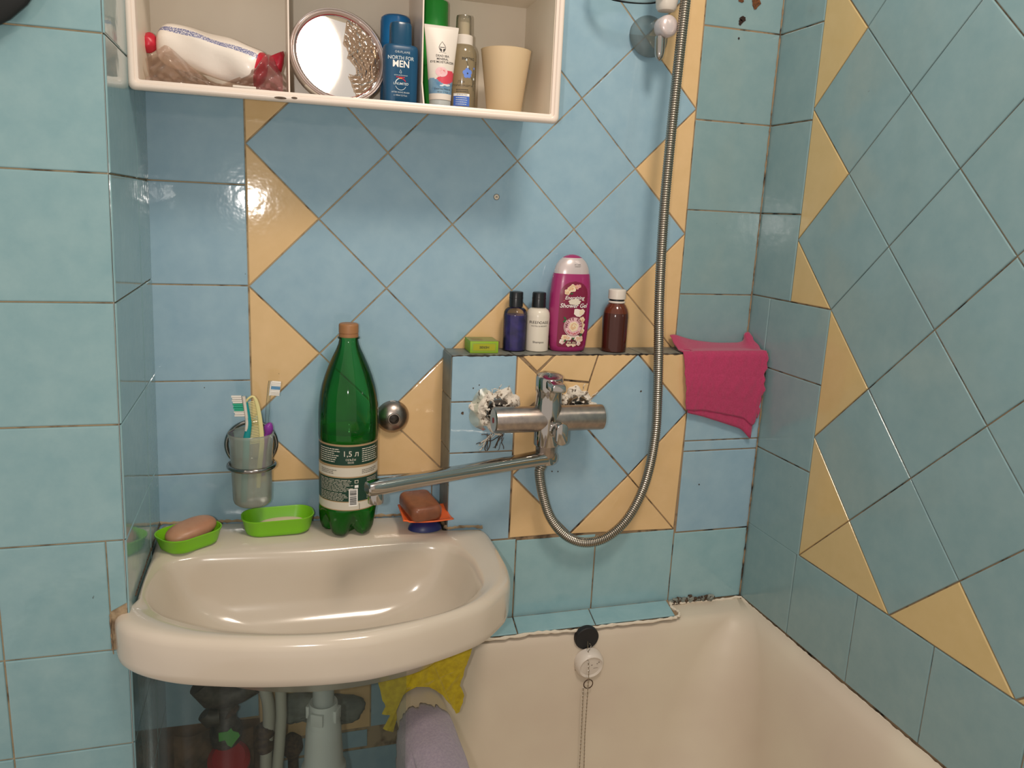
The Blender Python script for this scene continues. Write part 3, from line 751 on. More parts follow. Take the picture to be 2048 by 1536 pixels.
# --- wrapped package lying against the left side
random.seed(5)
t = thing('wrapped_package', 'white wrapped package with blue printed stripe and red ends lying in the cabinet', 'package', (-.030, -.075, .2150))
A = np.array([-.0780, .020, .0170]); B = np.array([.0640, -.012, -.0150])
mb = MB(); rings = []
NR, NP = 40, 36
ax = (B-A)/np.linalg.norm(B-A); upv = np.array([-.02, -.25, 1.0]); upv = upv-ax*np.dot(upv, ax); upv /= np.linalg.norm(upv); sd = np.cross(ax, upv)
for i in range(NR+1):
    u = i/NR; p = A+(B-A)*u
    hh = .0275*(1-abs(2*u-1)**9)**.5*(1-.10*u)+.0012; ww = .026*(1-abs(2*u-1)**10)**.5+.0012
    ring = []
    for k in range(NP):
        a = 2*pi*k/NP; c, s_ = math.cos(a), math.sin(a); rr_ = 1+.035*math.sin(5*a+9*u)+.03*math.sin(17*u+2*a)
        ring.append(tuple(p+sd*ww*rr_*math.copysign(abs(c)**.7, c)+upv*hh*rr_*math.copysign(abs(s_)**.75, s_)))
    rings.append(ring)
def pmf(i, j):
    a = (j+.5)/NP*360
    if i > NR*.90: return 'red'
    if 38 < a < 62: return 'package_blue'
    return 'package_white'
mb.loft(rings, 'package_white', mf=pmf); mb.build('wrapper', t, sharp=70)
mb = MB()
for i in range(1):
    rg = []
    for k in range(7):
        u = k/6; p = B+ax*(.004+.018*u)+np.array([0, -.004, .016+.002*u]); r = (.006+.012*u)*(1-.4*(k == 6))
        rg.append([tuple(p+sd*r*.6*math.cos(q)*(1+.3*math.sin(4*q+k))+upv*r*math.sin(q)*(1+.25*math.sin(3*q))) for q in np.linspace(0, 2*pi, 18, endpoint=False)])
    mb.loft(rg, 'red')
mb.build('twisted_end', t, sharp=70)
mb = MB(); rg = []
for k in range(9):
    u = k/8; p = A-ax*(.000+.024*u)+np.array([.0, -.012, -.008]); r = .0115*math.sin(pi*(.12+.8*u))+.001
    rg.append([tuple(p+sd*r*math.cos(q)*(1+.15*math.sin(5*q+k))+upv*r*math.sin(q)*(1+.15*math.sin(4*q))) for q in np.linspace(0, 2*pi, 18, endpoint=False)])
mb.loft(rg, 'red'); mb.build('twisted_end', t, sharp=70)
# --- crumpled clear bag in front of it
def bagf(u, v):
    x = -.118+.172*u; top = .030+.018*math.sin(7*u+1)*math.sin(3*u)+.016*(u > .80)*math.sin((u-.8)/.2*pi)+.016*max(0, 1-abs(u-.14)/.16)
    y0_ = -.128; z = floor_z(-.128)+.0030+top*v; y = -.128+.030*v+.012*math.sin(9*u+4*v)+.007*math.sin(23*u-9*v)+.004*math.sin(41*u+17*v)
    return (x, y, z)
mb = MB(); mb.grid(bagf, 60, 20, 'bag_film', mf=lambda u, v: 'bag_pink' if u > .80 else 'bag_film')
tag(mb.build('plastic_bag', sharp=180), 'crumpled clear plastic bag on the floor of the cabinet beside the divider', 'bag')
mb = MB(); mb.rbox(.050, .020, .0042, .002, 'white_plastic', T(.013, -.130, floor_z(-.13)+.0016, 0, 0, -.05)); mb.rbox(.030, .018, .003, .0015, 'white_plastic', T(.004, -.1285, floor_z(-.13)+.0062, 0, 0, .06))
tag(mb.build('paper_packet'), 'flat white packet under the clear bag in the cabinet', 'packet')
# --- round mirror
t = thing('round_mirror', 'round shaving mirror in a clear plastic rim leaning in the cabinet', 'mirror', (.1300, -.1010, .2262))
MT = T(0, 0, 0, pi/2-.278, 0, .180)
mb = MB(); mb.lathe([(.0585, .0015), (.0600, .0040), (.0640, .0060), (.0672, .0040), (.0680, 0), (.0670, -.010), (.0640, -.012), (.0590, -.010), (.0585, .0015)], 'ring_plastic', 72, M=MT, cap0=False, cap1=False); mb.build('rim', t)
mb = MB(); mb.lathe([(.0600, .0012), (.0603, .0022), (.0592, .0030), (.0584, .0022)], 'red_dark', 72, M=MT, cap0=False, cap1=False); mb.build('edge_band', t)
mb = MB()
for r in (.0627, .0661): mb.lathe([(r-.0006, .0056), (r, .0063), (r+.0006, .0056)], 'pearl', 72, M=MT, cap0=False, cap1=False)
mb.build('rim_bead', t)
mb = MB(); mb.lathe([(.0590, -.002), (.0590, .0010), (.0002, .0012)], 'mirror', 72, M=MT, cap0=False, cap1=True); mb.build('glass', t)
def flm(u, v):
    a = -1.25+2.6*u; r0 = .018+.009*math.sin(6*u+1)+.003*math.sin(11*u); r = r0+(.0560-r0)*v; x, y = r*math.cos(a), r*math.sin(a)
    return tuple(MT @ Vector((x+.004, y, .0040+.0014*math.sin(14*u+9*v)*math.sin(19*v)+.0009*math.sin(41*u-23*v))))
mb = MB(); mb.grid(flm, 60, 24, 'reflection_tint'); mb.build('reflection_film', t, sharp=180)  # added film imitating the crumpled reflection on the right of the glass
# --- after-shave bottle
t = thing('aftershave_bottle', 'dark blue flat aftershave bottle with white lettering beside the round mirror', 'bottle', (.2155, -.1120, floor_z(-.112)+.0018), .10); t.scale = (.95, 1, 1)
bd = Body([(0, .0235, .0140), (.0015, .0250, .0155), (.070, .0258, .0160), (.076, .0254, .0158), (.079, .0240, .0145), (.0800, .0210, .0130)], 3.4)
mb = MB(); bd.put(mb, 'deep_blue'); f = bd.front
mb.text('ORIFLAME', .0042, 'pale_print', lambda x, y: f(x-.001, .0690+y), space=1.25)
mb.text('NORTH FOR', .0068, 'pale_print', lambda x, y: f(x-.003, .0612+y), bold=.01)
mb.text('MEN', .0125, 'white_print', lambda x, y: f(x-.003, .0530+y), bold=.02)
strip(mb, [(-.0050, .0418), (-.0036, .0462), (-.0020, .0420)], .0006, 'pale_print', f); strip(mb, [(-.0048, .0418), (-.0030, .0408), (-.0020, .0424)], .0005, 'pale_print', f)
mb.text('active performance', .0026, 'pale_print', lambda x, y: f(x-.003, .0385+y)); block(mb, -.0100, .0030, .0352, .0364, 'red', f)
mb.text('UNLIMITED', .0045, 'pale_print', lambda x, y: f(x-.003, .0270+y), bold=.01, shear=.2)
for a0, a1, m in ((2.9, 1.9, 'pale_print'), (1.9, 1.35, 'print_orange'), (1.35, .5, 'red'), (3.5, 5.9, 'pale_print')):
    strip(mb, [(-.003+.0082*math.cos(a), .0265+.0078*math.sin(a)) for a in np.linspace(a0, a1, 14)], .0013 if m != 'pale_print' or a1 < 3 else .0006, m, f)
mb.text('AFTER SHAVE SPLASH', .0028, 'pale_print', lambda x, y: f(x-.003, .0155+y)); mb.text('e 100ml 3.3 fl.oz.', .0030, 'pale_print', lambda x, y: f(x-.003, .0115+y))
mb.build('body', t, sharp=45)
cp = Body([(.0800, .0165, .0130), (.1060, .0160, .0127), (.1090, .0150, .0118), (.1100, .0125, .0100)], 2.8)
mb = MB(); cp.put(mb, 'deep_blue_cap'); mb.build('cap', t, sharp=40)
# --- blue can behind it
t = thing('deodorant_can', 'bright blue cylindrical can standing behind the dark blue aftershave bottle', 'can', (.2165, -.0560, floor_z(-.056)+.0026)); t.scale = (.92, .92, .876)
mb = MB(); mb.lathe([(.0215, 0), (.0238, .002), (.0238, .094)], 'bright_blue', 44, cap1=False); mb.build('body', t)
mb = MB(); mb.lathe([(.0240, .094), (.0240, .1310), (.0228, .1370), (.0190, .1402), (.001, .1415)], 'bright_blue', 44); mb.build('cap', t, sharp=30)
# --- green can, right of the divider
t = thing('spray_can', 'tall green can standing behind the white tube right of the divider', 'can', (.2722, -.0600, floor_z(-.06)+.0026)); t.scale = (1, 1, .934)
mb = MB(); mb.lathe([(.0200, 0), (.0218, .002), (.0218, .0600), (.0212, .0604), (.0212, .0608), (.0218, .0612), (.0218, .104)], 'grass_green', 44, cap1=False); mb.build('body', t, sharp=30)
mb = MB(); mb.lathe([(.0216, .104), (.0214, .1560), (.0203, .1590), (.017, .1604), (.001, .1612)], 'grass_green', 44); mb.build('cap', t, sharp=30)
# --- white tube
t = thing('cream_tube', 'white cosmetic tube with red and blue wave print standing on its cap', 'tube', (.2725, -.1200, floor_z(-.12)+.0022), .06); t.scale = (.88, .92, .857)
tr = []
for k in range(61):
    u = k/60; h = .012+.1130*u; w = .0178+(.0285-.0178)*u**1.15; d = .0178*(1-u**1.4)*.95+.0016; tr.append((h, w, d))
tr += [(.1262, .0287, .0013), (.1300, .0288, .0012)]
bd = Body(tr, 2.0, 72); f = bd.front
def tmf(i, j):
    h = tr[i][0]; x = math.cos(2*pi*(j+.5)/72)*tr[i][1]; wr = .0515+.0045*math.sin(x*150+.4)+.006*x/.02; wl = .0400-.0045*math.sin(x*150+.9)
    if h < .0200: return 'white_plastic'
    if h < wl: return 'sea_blue'
    if h < wr: return 'wave_red'
    return 'white_plastic'
mb = MB(); bd.put(mb, 'white_plastic', mf=tmf)
strip(mb, [(-.0055, .0955), (-.0040, .0992), (0, .1045), (.0040, .0992), (.0055, .0955), (.0048, .0922), (.0028, .0890)], .0008, 'dark_print', f)
strip(mb, [(-.0055, .0955), (-.0048, .0922), (-.0028, .0890)], .0008, 'dark_print', f); strip(mb, [(-.0040, .0955), (.0040, .0955)], .0011, 'dark_print', f)
for sx in (-1, 1): mb.decal([(sx*.0010, .0925), (sx*.0042, .0940), (sx*.0046, .0915), (sx*.0026, .0885), (sx*.0010, .0880)][::sx], 'dark_print', f)
strip(mb, [(-.0060, .0868), (.0060, .0868)], .0004, 'dark_print', f)
for k, (s_, z) in enumerate((('DEAD SEA', .0815), ('MINERAL', .0765), ('EYE MOISTURIZER', .0715))): mb.text(s_, .0048, 'dark_print', lambda x, y: f(x, z+y), bold=.012)
rs = random.Random(4)
mb.decal(circ(-.0020, .0560, .0080, 22, 0, 1.25), 'label_pink', f)
for k in range(26):
    a = rs.uniform(0, 2*pi); r = rs.uniform(.001, .0075); q = (-.0020+1.2*r*math.cos(a), .0560+r*math.sin(a))
    mb.decal(circ(*q, rs.uniform(.0010, .0018), 7), rs.choice(['rose_blush', 'rose_blush', 'label_pink', 'wave_red']), lambda x, z: f(x, z, .0005))
for k in range(5): mb.decal(circ(rs.uniform(-.008, .010), rs.uniform(.034, .037), .0013, 10, 0, 2.6), 'pale_print', f)
mb.text('Dead Sea Minerals', .0036, 'dark_print', lambda x, y: f(x, .0288+y)); mb.text('50 ml  1.7 fl.oz', .0030, 'dark_print', lambda x, y: f(x, .0238+y))
mb.build('body', t, sharp=40)
mb = MB(); mb.lathe([(.0165, 0), (.0172, .0008), (.0175, .0112), (.0168, .0122), (.001, .0124)], 'grey_plastic', 44); mb.build('cap', t, sharp=30)
# --- spray bottle
t = thing('spray_bottle', 'translucent beige spray bottle with blue flower print between tube and yellow cup', 'bottle', (.3100, -.0960, floor_z(-.096)+.0024), .0); t.scale = (.96, .96, .963)
bd = Body(rows((0, .0200, None), (.0015, .0212, None), (.0780, .0212, None), (.0830, .0206, None), (.0880, .0190, None), (.0920, .0165, None), (.0940, .0140, None)), 2.0); f = bd.front
mb = MB(); bd.put(mb, 'spray_body')
mb.text('витэкс', .0062, 'dark_print', lambda x, y: f(x+.004, .0720+y), bold=.01)
strip(mb, [(.0145, .0270), (.0125, .0400), (.0085, .0480), (.0065, .0560), (.0030, .0640), (.0010, .0690)], .0006, 'dark_print', f)
strip(mb, [(.0110, .0420), (.0125, .0500), (.0140, .0580)], .0005, 'dark_print', f); strip(mb, [(.0125, .0330), (.0150, .0390), (.0140, .0440)], .0005, 'dark_print', f)
for k in range(5): mb.decal(circ(.0030+.0042*math.cos(k*1.257+.4), .0510+.0042*math.sin(k*1.257+.4), .0034, 14), 'flower_blue', lambda x, z: f(x, z, .0004))
mb.decal(circ(.0032, .0508, .0012, 10), 'dark_print', lambda x, z: f(x, z, .0007))
for q in ((.0142, .0590), (.0142, .0440), (.0010, .0700), (.0035, .0600)): mb.decal(circ(*q, .0018, 10, 0, .7), 'flower_blue' if q[0] > .014 and q[1] > .05 else 'pale_print', f)
mb.text('ЛЁН', .0050, 'dark_print', lambda x, y: f(x-.006, .0380+y)); mb.text('ТЕРМОЗАЩИТА', .0038, 'dark_print', lambda x, y: f(x-.003, .0330+y)); finepr(mb, -.013, .006, .0230, .0285, 2, 'dark_print', f, .35)
block(mb, -.0160, .0075, .0178, .0215, 'white_print', f); mb.text('ДЛЯ ВОЛОС', .0026, 'dark_print', lambda x, y: f(x-.004, .0197+y, .0005))
block(mb, -.0160, .0075, .0035, .0178, 'label_blue', f); finepr(mb, -.013, .006, .0045, .0168, 4, 'pale_print', lambda x, z: f(x, z, .0006), .3, 5)
finepr(mb, .0165, .0185, .006, .070, 26, 'dark_print', f, .4, 9)
mb.build('body', t, sharp=40)
mb = MB(); mb.lathe([(.0140, .0925), (.0146, .0935), (.0146, .1060), (.0135, .1072), (.0095, .1078), (.0090, .1250), (.006, .1265)], 'white_plastic', 36); mb.build('pump', t, sharp=30)
mb = MB(); mb.lathe([(.0120, .1080), (.0114, .1330), (.0108, .1352), (.0070, .1362), (.0005, .1364)], 'overcap', 36, cap0=False); mb.build('overcap', t, sharp=40)
# --- yellow cup
mb = MB(); mb.lathe([(.0245, 0), (.0258, .0012), (.0372, .0875), (.0376, .0885), (.0370, .0887), (.0360, .0880), (.0250, .003), (.001, .0025)], 'cream_plastic', 60, M=T(0, 0, 0))
tag(mb.build('plastic_cup', loc=(.3750, -.0985, floor_z(-.0985)+.0028), sharp=40), 'plain pale yellow plastic cup at the right end of the cabinet', 'cup')

# ------------------------------------------------------------------ things on the tiled ledge
LZ = LEDGE + .0002
# matchbox-sized soap carton
t = thing('soap_carton', 'small green and gold carton lying at the left end of the tiled ledge', 'box', (.3720, -.0300, LZ), -.035)
mb = MB(); mb.rbox(.0480, .0470, .0195, .0006, 'box_green', None, 2, .0004); bx = lambda x, z: (x, -.0237, .00975+z)
for a, b, c, d in ((-.0200, .0200, .0062, .0066), (-.0200, .0200, -.0066, -.0062), (-.0200, -.0196, -.0066, .0066), (.0196, .0200, -.0066, .0066)): block(mb, a, b, c, d, 'label_tan', bx, 1, 1)
block(mb, -.0188, .0188, -.0054, .0054, 'box_olive', bx, 1, 1)
mb.text('HERBE', .0058, 'dark_print', lambda x, y: (-x, -.0239, .00975-y), bold=.008)
mb.poly([(-.0236, -.0228, .0197), (.0236, -.0228, .0197), (.0236, .0228, .0197), (-.0236, .0228, .0197)], 'box_top')
finepr(mb, -.018, .004, -.012, .010, 6, 'label_tan', lambda x, y: (x, y, .0199), .35, 2)
mb.build('carton', t, sharp=30)
def flip(name, label, x, y, body, fill, level, tilt_, lettering=None):
    t = thing(name, label, 'bottle', (x, y, LZ))
    bd = Body(rows((0, .0180, None), (.0012, .0198, None), (.0600, .0202, None), (.0660, .0194, None), (.0705, .0170, None), (.0732, .0135, None), (.0740, .0100, None), (.0760, .0095, None)), 2.0, 44)
    mb = MB()
    if lettering: bd.put(mb, body); lettering(mb, bd.front); mb.build('body', t, sharp=40)
    else:
        bd.put(mb, body); mb.build('body', t, sharp=40)
        mb = MB(); bl_ = Body(rows((.0012, .0180, None), (.0020, .0188, None), (.0560, .0192, None), (level, .0192, None)), 2.0, 44); bl_.put(mb, fill); mb.build('liquid', t, sharp=40)
    mb = MB(); mb.lathe([(.0112, .0748), (.0118, .0752), (.0116, .0985), (.0110, .1002), (.0090, .1008), (.001, .1010)], 'black_plastic', 36); mb.lathe([(.0119, .0895), (.0120, .0900), (.0119, .0905)], 'black_rubber', 36, cap0=False, cap1=False); mb.build('cap', t, sharp=30)
    return t
flip('shampoo_bottle', 'small clear bottle of purple liquid with black cap on the ledge', .4310, -.0265, 'bottle_clear', 'purple_liquid', .0615, 0)
def reef(mb, f):
    mb.text('REEF', .0066, 'dark_print', lambda x, y: f(x-.0115, .0505+y)); mb.decal(circ(-.0035, .0505, .0010, 8), 'dark_print', f); mb.text('OASIS', .0066, 'dark_print', lambda x, y: f(x+.0048, .0505+y))
    mb.text('HOTELS & RESORTS', .0030, 'dark_print', lambda x, y: f(x-.0025, .0445+y)); mb.text('Shampoo', .0050, 'dark_print', lambda x, y: f(x-.0035, .0170+y), bold=.006)
    mb.text('R', .0060, 'dark_print', lambda x, y: f(x+.0188, .0480+y)); mb.text('B', .0060, 'dark_print', lambda x, y: f(x+.0186, .0250+y))
flip('shampoo_bottle', 'small white shampoo bottle with black cap beside the magenta shower gel', .4706, -.0300, 'shampoo_white', None, 0, 0, reef)
# shower gel
t = thing('shower_gel', 'tall magenta shower gel bottle with silver cap and rose label', 'bottle', (.5270, -.0300, LZ))
gb = Body([(0, .0290, .0160), (.0015, .0310, .0178), (.010, .0328, .0190), (.030, .0346, .0200), (.055, .0362, .0208), (.080, .0368, .0212), (.100, .0362, .0210), (.118, .0345, .0202), (.130, .0327, .0195), (.1335, .0318, .0190)], 2.3, 72); f = gb.front
mb = MB(); gb.put(mb, 'magenta_plastic'); mb.build('body', t, sharp=45)
gc = Body([(.1335, .0311, .0186), (.1375, .0308, .0184), (.1440, .0292, .0176), (.1500, .0264, .0160), (.1550, .0228, .0140), (.1600, .0172, .0108), (.1635, .0110, .0070), (.1650, .0050, .0030), (.1654, .0008, .0006)], 2.2, 72)
mb = MB(); gc.put(mb, 'pearl', mf=lambda i, j: 'magenta_plastic' if i >= 5 and (j+.5)/72 > .0 else 'pearl')
mb.text('L91 2160A', .0026, 'dark_print', lambda x, y: gc.front(x+.004, .1492+y)); mb.text('12.06.2017', .0026, 'dark_print', lambda x, y: gc.front(x+.004, .1460+y))
mb.build('cap', t, sharp=50)
mb = MB()
def lab(u, v):   # label outline: straight lower sides leaning in, arched top
    z = .0085+(.1215-.0085)*v; c = .0015-.0015*(1-v); w = .0242+.0012*math.sin(v*2.4)
    if v > .80: w *= math.sqrt(max(0, 1-((v-.80)/.20)**2))
    if v < .03: w *= .86+.14*math.sqrt(v/.03)
    return f(c+w*(2*u-1)-.001, z, .0004)
mb.grid(lab, 14, 50, 'label_maroon')
f6 = lambda x, z: f(x, z, .0007); f9 = lambda x, z: f(x, z, .0010); f12 = lambda x, z: f(x, z, .0013)
rs = random.Random(8)
def rose(x, z, r, base, deep):
    k0 = rs.uniform(0, 6)
    mb.decal([(x+r*(1+.10*math.sin(5*a+k0))*math.cos(a), z+r*(1+.10*math.sin(5*a+k0))*math.sin(a)) for a in np.linspace(0, 2*pi, 26)[:-1]], base, f9)
    for q, s_ in ((.72, .5), (.46, 1.6), (.22, 2.9)): strip(mb, [(x+r*q*math.cos(a), z+r*q*math.sin(a)) for a in np.linspace(k0+s_, k0+s_+3.6, 12)], r*.12, deep, f12)
    mb.decal(circ(x, z, r*.16, 8), deep, f12)
for x, z, r in ((-.0130, .1035, .0050), (-.0040, .1100, .0064), (.0035, .1120, .0040), (.0080, .1135, .0030), (-.0090, .1085, .0042)): rose(x, z, r, 'rose_cream' if x < .003 else 'rose_blush', 'rose_deep')
def leaf(x, z, L, a, m='print_green'):
    c, s_ = math.cos(a), math.sin(a); mb.decal([(x+p*L*c-q*L*s_, z+p*L*s_+q*L*c) for p, q in ((0, 0), (.3, -.22), (.65, -.2), (1, 0), (.65, .2), (.3, .22))], m, f12)
leaf(-.0085, .1000, .006, .3)
mb.text('Energizing', .0086, 'white_print', lambda x, y: f9(x+.0005, .0935+y), shear=.25, bold=.012)
mb.text('Shower Gel', .0102, 'white_print', lambda x, y: f9(x, .0800+y), shear=.22, bold=.014)
strip(mb, [(-.0190, .0885), (.0195, .0885)], .0005, 'rose_deep', f9)
mb.decal([(.0005+.0110*(1+.08*math.sin(7*a))*math.cos(a), .0868+.0052*(1+.1*math.sin(5*a+1))*math.sin(a)) for a in np.linspace(0, 2*pi, 40)[:-1]], 'paint_flake', lambda x, z: f(x, z, .0017))
mb.decal([(.0010, .0745), (.0060, .0750), (.0130, .0735), (.0170, .0750), (.0215, .0710), (.0190, .0660), (.0120, .0610), (.0060, .0620), (.0005, .0660)][::-1], 'rose_pale', f9)
mb.decal([(.0110, .0730), (.0160, .0740), (.0200, .0705), (.0150, .0640), (.0110, .0650)][::-1], 'rose_cream', f12)
for x, z, r in ((.0170, .0560, .0052), (.0185, .0460, .0046), (.0180, .0370, .0050)): rose(x, z, r, 'rose_cream', 'rose_deep')
leaf(-.0125, .0560, .0075, 2.3); leaf(-.0125, .0555, .0070, 3.7); leaf(.0130, .0275, .0080, .6)
mb.decal(circ(.0015, .0445, .0165, 40), 'label_pink', f12)
f14 = lambda x, z: f(x, z, .0017)
strip(mb, [(.0015+.0160*math.cos(a), .0445+.0160*math.sin(a)) for a in np.linspace(0, 2*pi, 48)], .0005, 'label_maroon', f14); strip(mb, [(.0015+.0172*math.cos(a), .0445+.0172*math.sin(a)) for a in np.linspace(2.4, 5.2, 30)], .0006, 'rose_pale', f14)
arctext(mb, 'WHITE ROSE', .0015, .0445, .0128, pi/2, .0056, 'label_maroon', f14, step=.345, bold=.03); arctext(mb, 'NATURAL', .0015, .0445, .0128, -pi/2, .0044, 'ink_red', f14, True, .28, .03)
x, z, r = .0015, .0445, .0086
mb.decal([(x+r*(1+.07*math.sin(6*a))*math.cos(a), z+r*(1+.07*math.sin(6*a))*math.sin(a)) for a in np.linspace(0, 2*pi, 30)[:-1]], 'rose_cream', f14)
for q, s_ in ((.62, .5), (.42, 2.0), (.22, 3.4)): strip(mb, [(x+r*q*math.cos(a), z+r*q*math.sin(a)) for a in np.linspace(s_, s_+4.2, 14)], r*.10, 'rose_deep', lambda a, b: f(a, b, .0020))
for x, z, r in ((-.0170, .0180, .0045), (-.0140, .0255, .0048), (-.0060, .0255, .0058), (.0030, .0285, .0040), (.0090, .0240, .0052), (.0150, .0225, .0060), (.0130, .0150, .0040), (-.0050, .0140, .0046), (.0040, .0135, .0044)): rose(x, z, r, rs.choice(['rose_pale', 'rose_cream', 'rose_pale']), rs.choice(['rose_blush', 'rose_deep']))
leaf(-.0150, .0165, .0075, .9); leaf(-.0005, .0225, .0065, .4)
mb.text('with mild', .0042, 'dark_print', lambda x, y: f14(x-.001, .0200+y), shear=.3, bold=.02); mb.text('rose extract', .0042, 'dark_print', lambda x, y: f14(x-.001, .0160+y), shear=.3, bold=.02)
mb.build('label', t, sharp=180)
# brown bottle
t = thing('medicine_bottle', 'brown medicine bottle with white screw cap at the right of the ledge', 'bottle', (.6105, -.0400, LZ))
bd = Body(rows((0, .0205, None), (.0015, .0222, None), (.0600, .0228, None), (.0680, .0220, None), (.0750, .0200, None), (.0810, .0165, None), (.0840, .0140, None), (.0860, .0130, None)), 2.0, 48)
mb = MB(); bd.put(mb, 'brown_glass', mf=lambda i, j: 'brown_light' if i >= 3 else 'brown_glass'); mb.build('body', t, sharp=40)
mb = MB(); mb.lathe([(.0142, .0850), (.0148, .0856), (.0148, .0880), (.0142, .0886)], 'white_plastic', 40); mb.lathe([(.0134, .0880), (.0134, .0925)], 'black_plastic', 40, cap0=False, cap1=False)
NC = 80
mb.loft([[((r+(.0004 if k % 2 else 0))*math.cos(2*pi*k/NC), (r+(.0004 if k % 2 else 0))*math.sin(2*pi*k/NC), z) for k in range(NC)] for r, z in ((.0142, .0918), (.0150, .0922), (.0150, .1065), (.0144, .1080), (.0120, .1088))], 'white_plastic'); mb.build('cap', t, sharp=60)

# ------------------------------------------------------------------ bath mixer
tp = thing('bath_mixer', 'chrome bath mixer tap with long spout swung over the washbasin', 'tap', (.4630, -.1270, -.3030))
TO = np.array([.4630, -.1270, -.3030]); loc = lambda *p: tuple(np.array(p)-TO)
mb = MB(); rx = T(.0, 0, 0, 0, pi/2)
mb.lathe([(.0185, -.0920), (.0208, -.0905), (.0212, -.0880), (.0212, .0930), (.0208, .0955), (.0190, .0965), (.001, .0966)], 'chrome_brushed', 48, M=rx, cap0=False)
mb.lathe([(.0001, -.0918), (.0184, -.0922)], 'grey_plastic', 48, M=rx, cap0=False, cap1=False)
mb.build('body', tp, sharp=30)
mb = MB(); mb.lathe([(.0045, 0), (.0048, .001), (.0001, .0012)], 'red_dark', 20, sy=.8, M=T(-.0920, 0, 0, 0, -pi/2)); mb.build('hot_marker', tp)
mb = MB(); mb.lathe([(.0205, -.044), (.0215, -.042), (.0215, -.018), (.0222, .0), (.0222, .026), (.0215, .030), (.0215, .044), (.0222, .0455), (.0222, .0460)], 'chrome', 48, cap1=False); mb.build('column', tp, sharp=30)
hd = thing  # (keeps the parts of the lever below on one empty-free mesh)
mb = MB()
hr = []
for r, z, s_ in ((.0222, .046, 0), (.0228, .048, 0), (.0228, .058, .0), (.0226, .069, .003), (.0215, .0720, .003), (.0180, .0732, .003), (.001, .0736, .003)): hr.append([(r*math.cos(2*pi*k/48), r*math.sin(2*pi*k/48), z+s_*(-math.sin(2*pi*k/48))*-1) for k in range(48)])
mb.loft(hr, 'chrome'); mb.build('handle_cap', tp, sharp=35)
mb = MB()
lv = []
for y, w, h, z in ((-.012, .0125, .0072, .0610), (-.022, .0125, .0072, .0608), (-.034, .0122, .0070, .0602), (-.042, .0120, .0066, .0596), (-.0455, .0115, .0060, .0592), (-.0470, .0100, .0050, .0590)):
    lv.append([(x, y, z+zz) for x, zz in rrect(w, h, .0035, 4)])
mb.loft(lv, 'chrome'); mb.build('lever', tp, sharp=40)
mb = MB(); ry = T(.0085, 0, -.0140, pi/2)
mb.lathe([(.0125, .012), (.0125, .024), (.0105, .026), (.0105, .034), (.0115, .036), (.0115, .040)], 'chrome', 32, M=ry)
kn = [[(x, y, z) for x, z in rrect(w, h, w*.98, 8)] for y, w, h in ((-.0385, .0090, .0170), (-.0400, .0098, .0184), (-.0480, .0098, .0184), (-.0500, .0092, .0176), (-.0508, .0080, .0160))]
mb.loft([[(x+.0085, y, z-.0140) for x, y, z in r] for r in kn], 'chrome'); mb.build('diverter_knob', tp, sharp=35)
mb = MB()
NC = 48
mb.loft([[(r*(1+.02*(k % 4 < 2))*math.cos(2*pi*k/NC), r*(1+.02*(k % 4 < 2))*math.sin(2*pi*k/NC), z) for k in range(NC)] for r, z in ((.0160, -.0640), (.0168, -.0630), (.0168, -.0480), (.0175, -.0460), (.0175, -.0430))], 'chrome_brushed'); mb.build('swivel_nut', tp, sharp=60)
for x in (-.072, .070):
    mb = MB(); yy_ = T(x, 0, 0, -pi/2)
    mb.lathe([(.0125, .010), (.0125, .055)], 'chrome_dark', 28, M=yy_)
    mb.loft([[p for p in [(Vector((x, 0, 0)) + Vector((.0165*math.cos(pi/3*k), z, .0165*math.sin(pi/3*k))))[:] for k in range(6)]] for z in (.020, .034)], 'chrome_dark'); mb.lathe([(.0200, .040), (.0230, .046), (.0235, .0525)], 'chrome_dark', 36, M=T(x, 0, .004, -pi/2)); mb.build('wall_union', tp, sharp=30)
mb = MB()
tip = np.array(at(741, 978, Z=-.3700)); s0 = np.array([.4630, -.1270, -.3690]); dr = tip-s0; dr[2] = 0; Ls = np.linalg.norm(dr); dr /= Ls; sdv = np.array([-dr[1], dr[0], 0])
prof = []
def sec(d, w, h, z=0): return [tuple(s0+dr*d+sdv*a+np.array([0, 0, b+z])-TO) for a, b in rrect(w, h, min(w, h)*.75, 5)]
mb.loft([sec(-.0155, .0090, .0060), sec(-.0150, .0130, .0095), sec(-.010, .0158, .0120), sec(.0, .0158, .0122), sec(.020, .0140, .0112), sec(.06, .0120, .0105), sec(Ls*.5, .0112, .0100), sec(Ls-.050, .0112, .0100), sec(Ls-.018, .0125, .0105), sec(Ls-.004, .0125, .0105), sec(Ls+.004, .0108, .0092), sec(Ls+.006, .0080, .0070)], 'chrome')
mb.lathe([(.0155, -.0760), (.0160, -.0740), (.0160, -.0620)], 'chrome', 36)
mb.build('spout', tp, sharp=35)
mb = MB(); e = s0+dr*(Ls-.008)-TO; mb.lathe([(.0085, -.0235), (.0108, -.0230), (.0112, -.0200), (.0112, -.0100), (.0105, -.004)], 'chrome', 32, M=T(*e)); mb.build('aerator', tp, sharp=30)
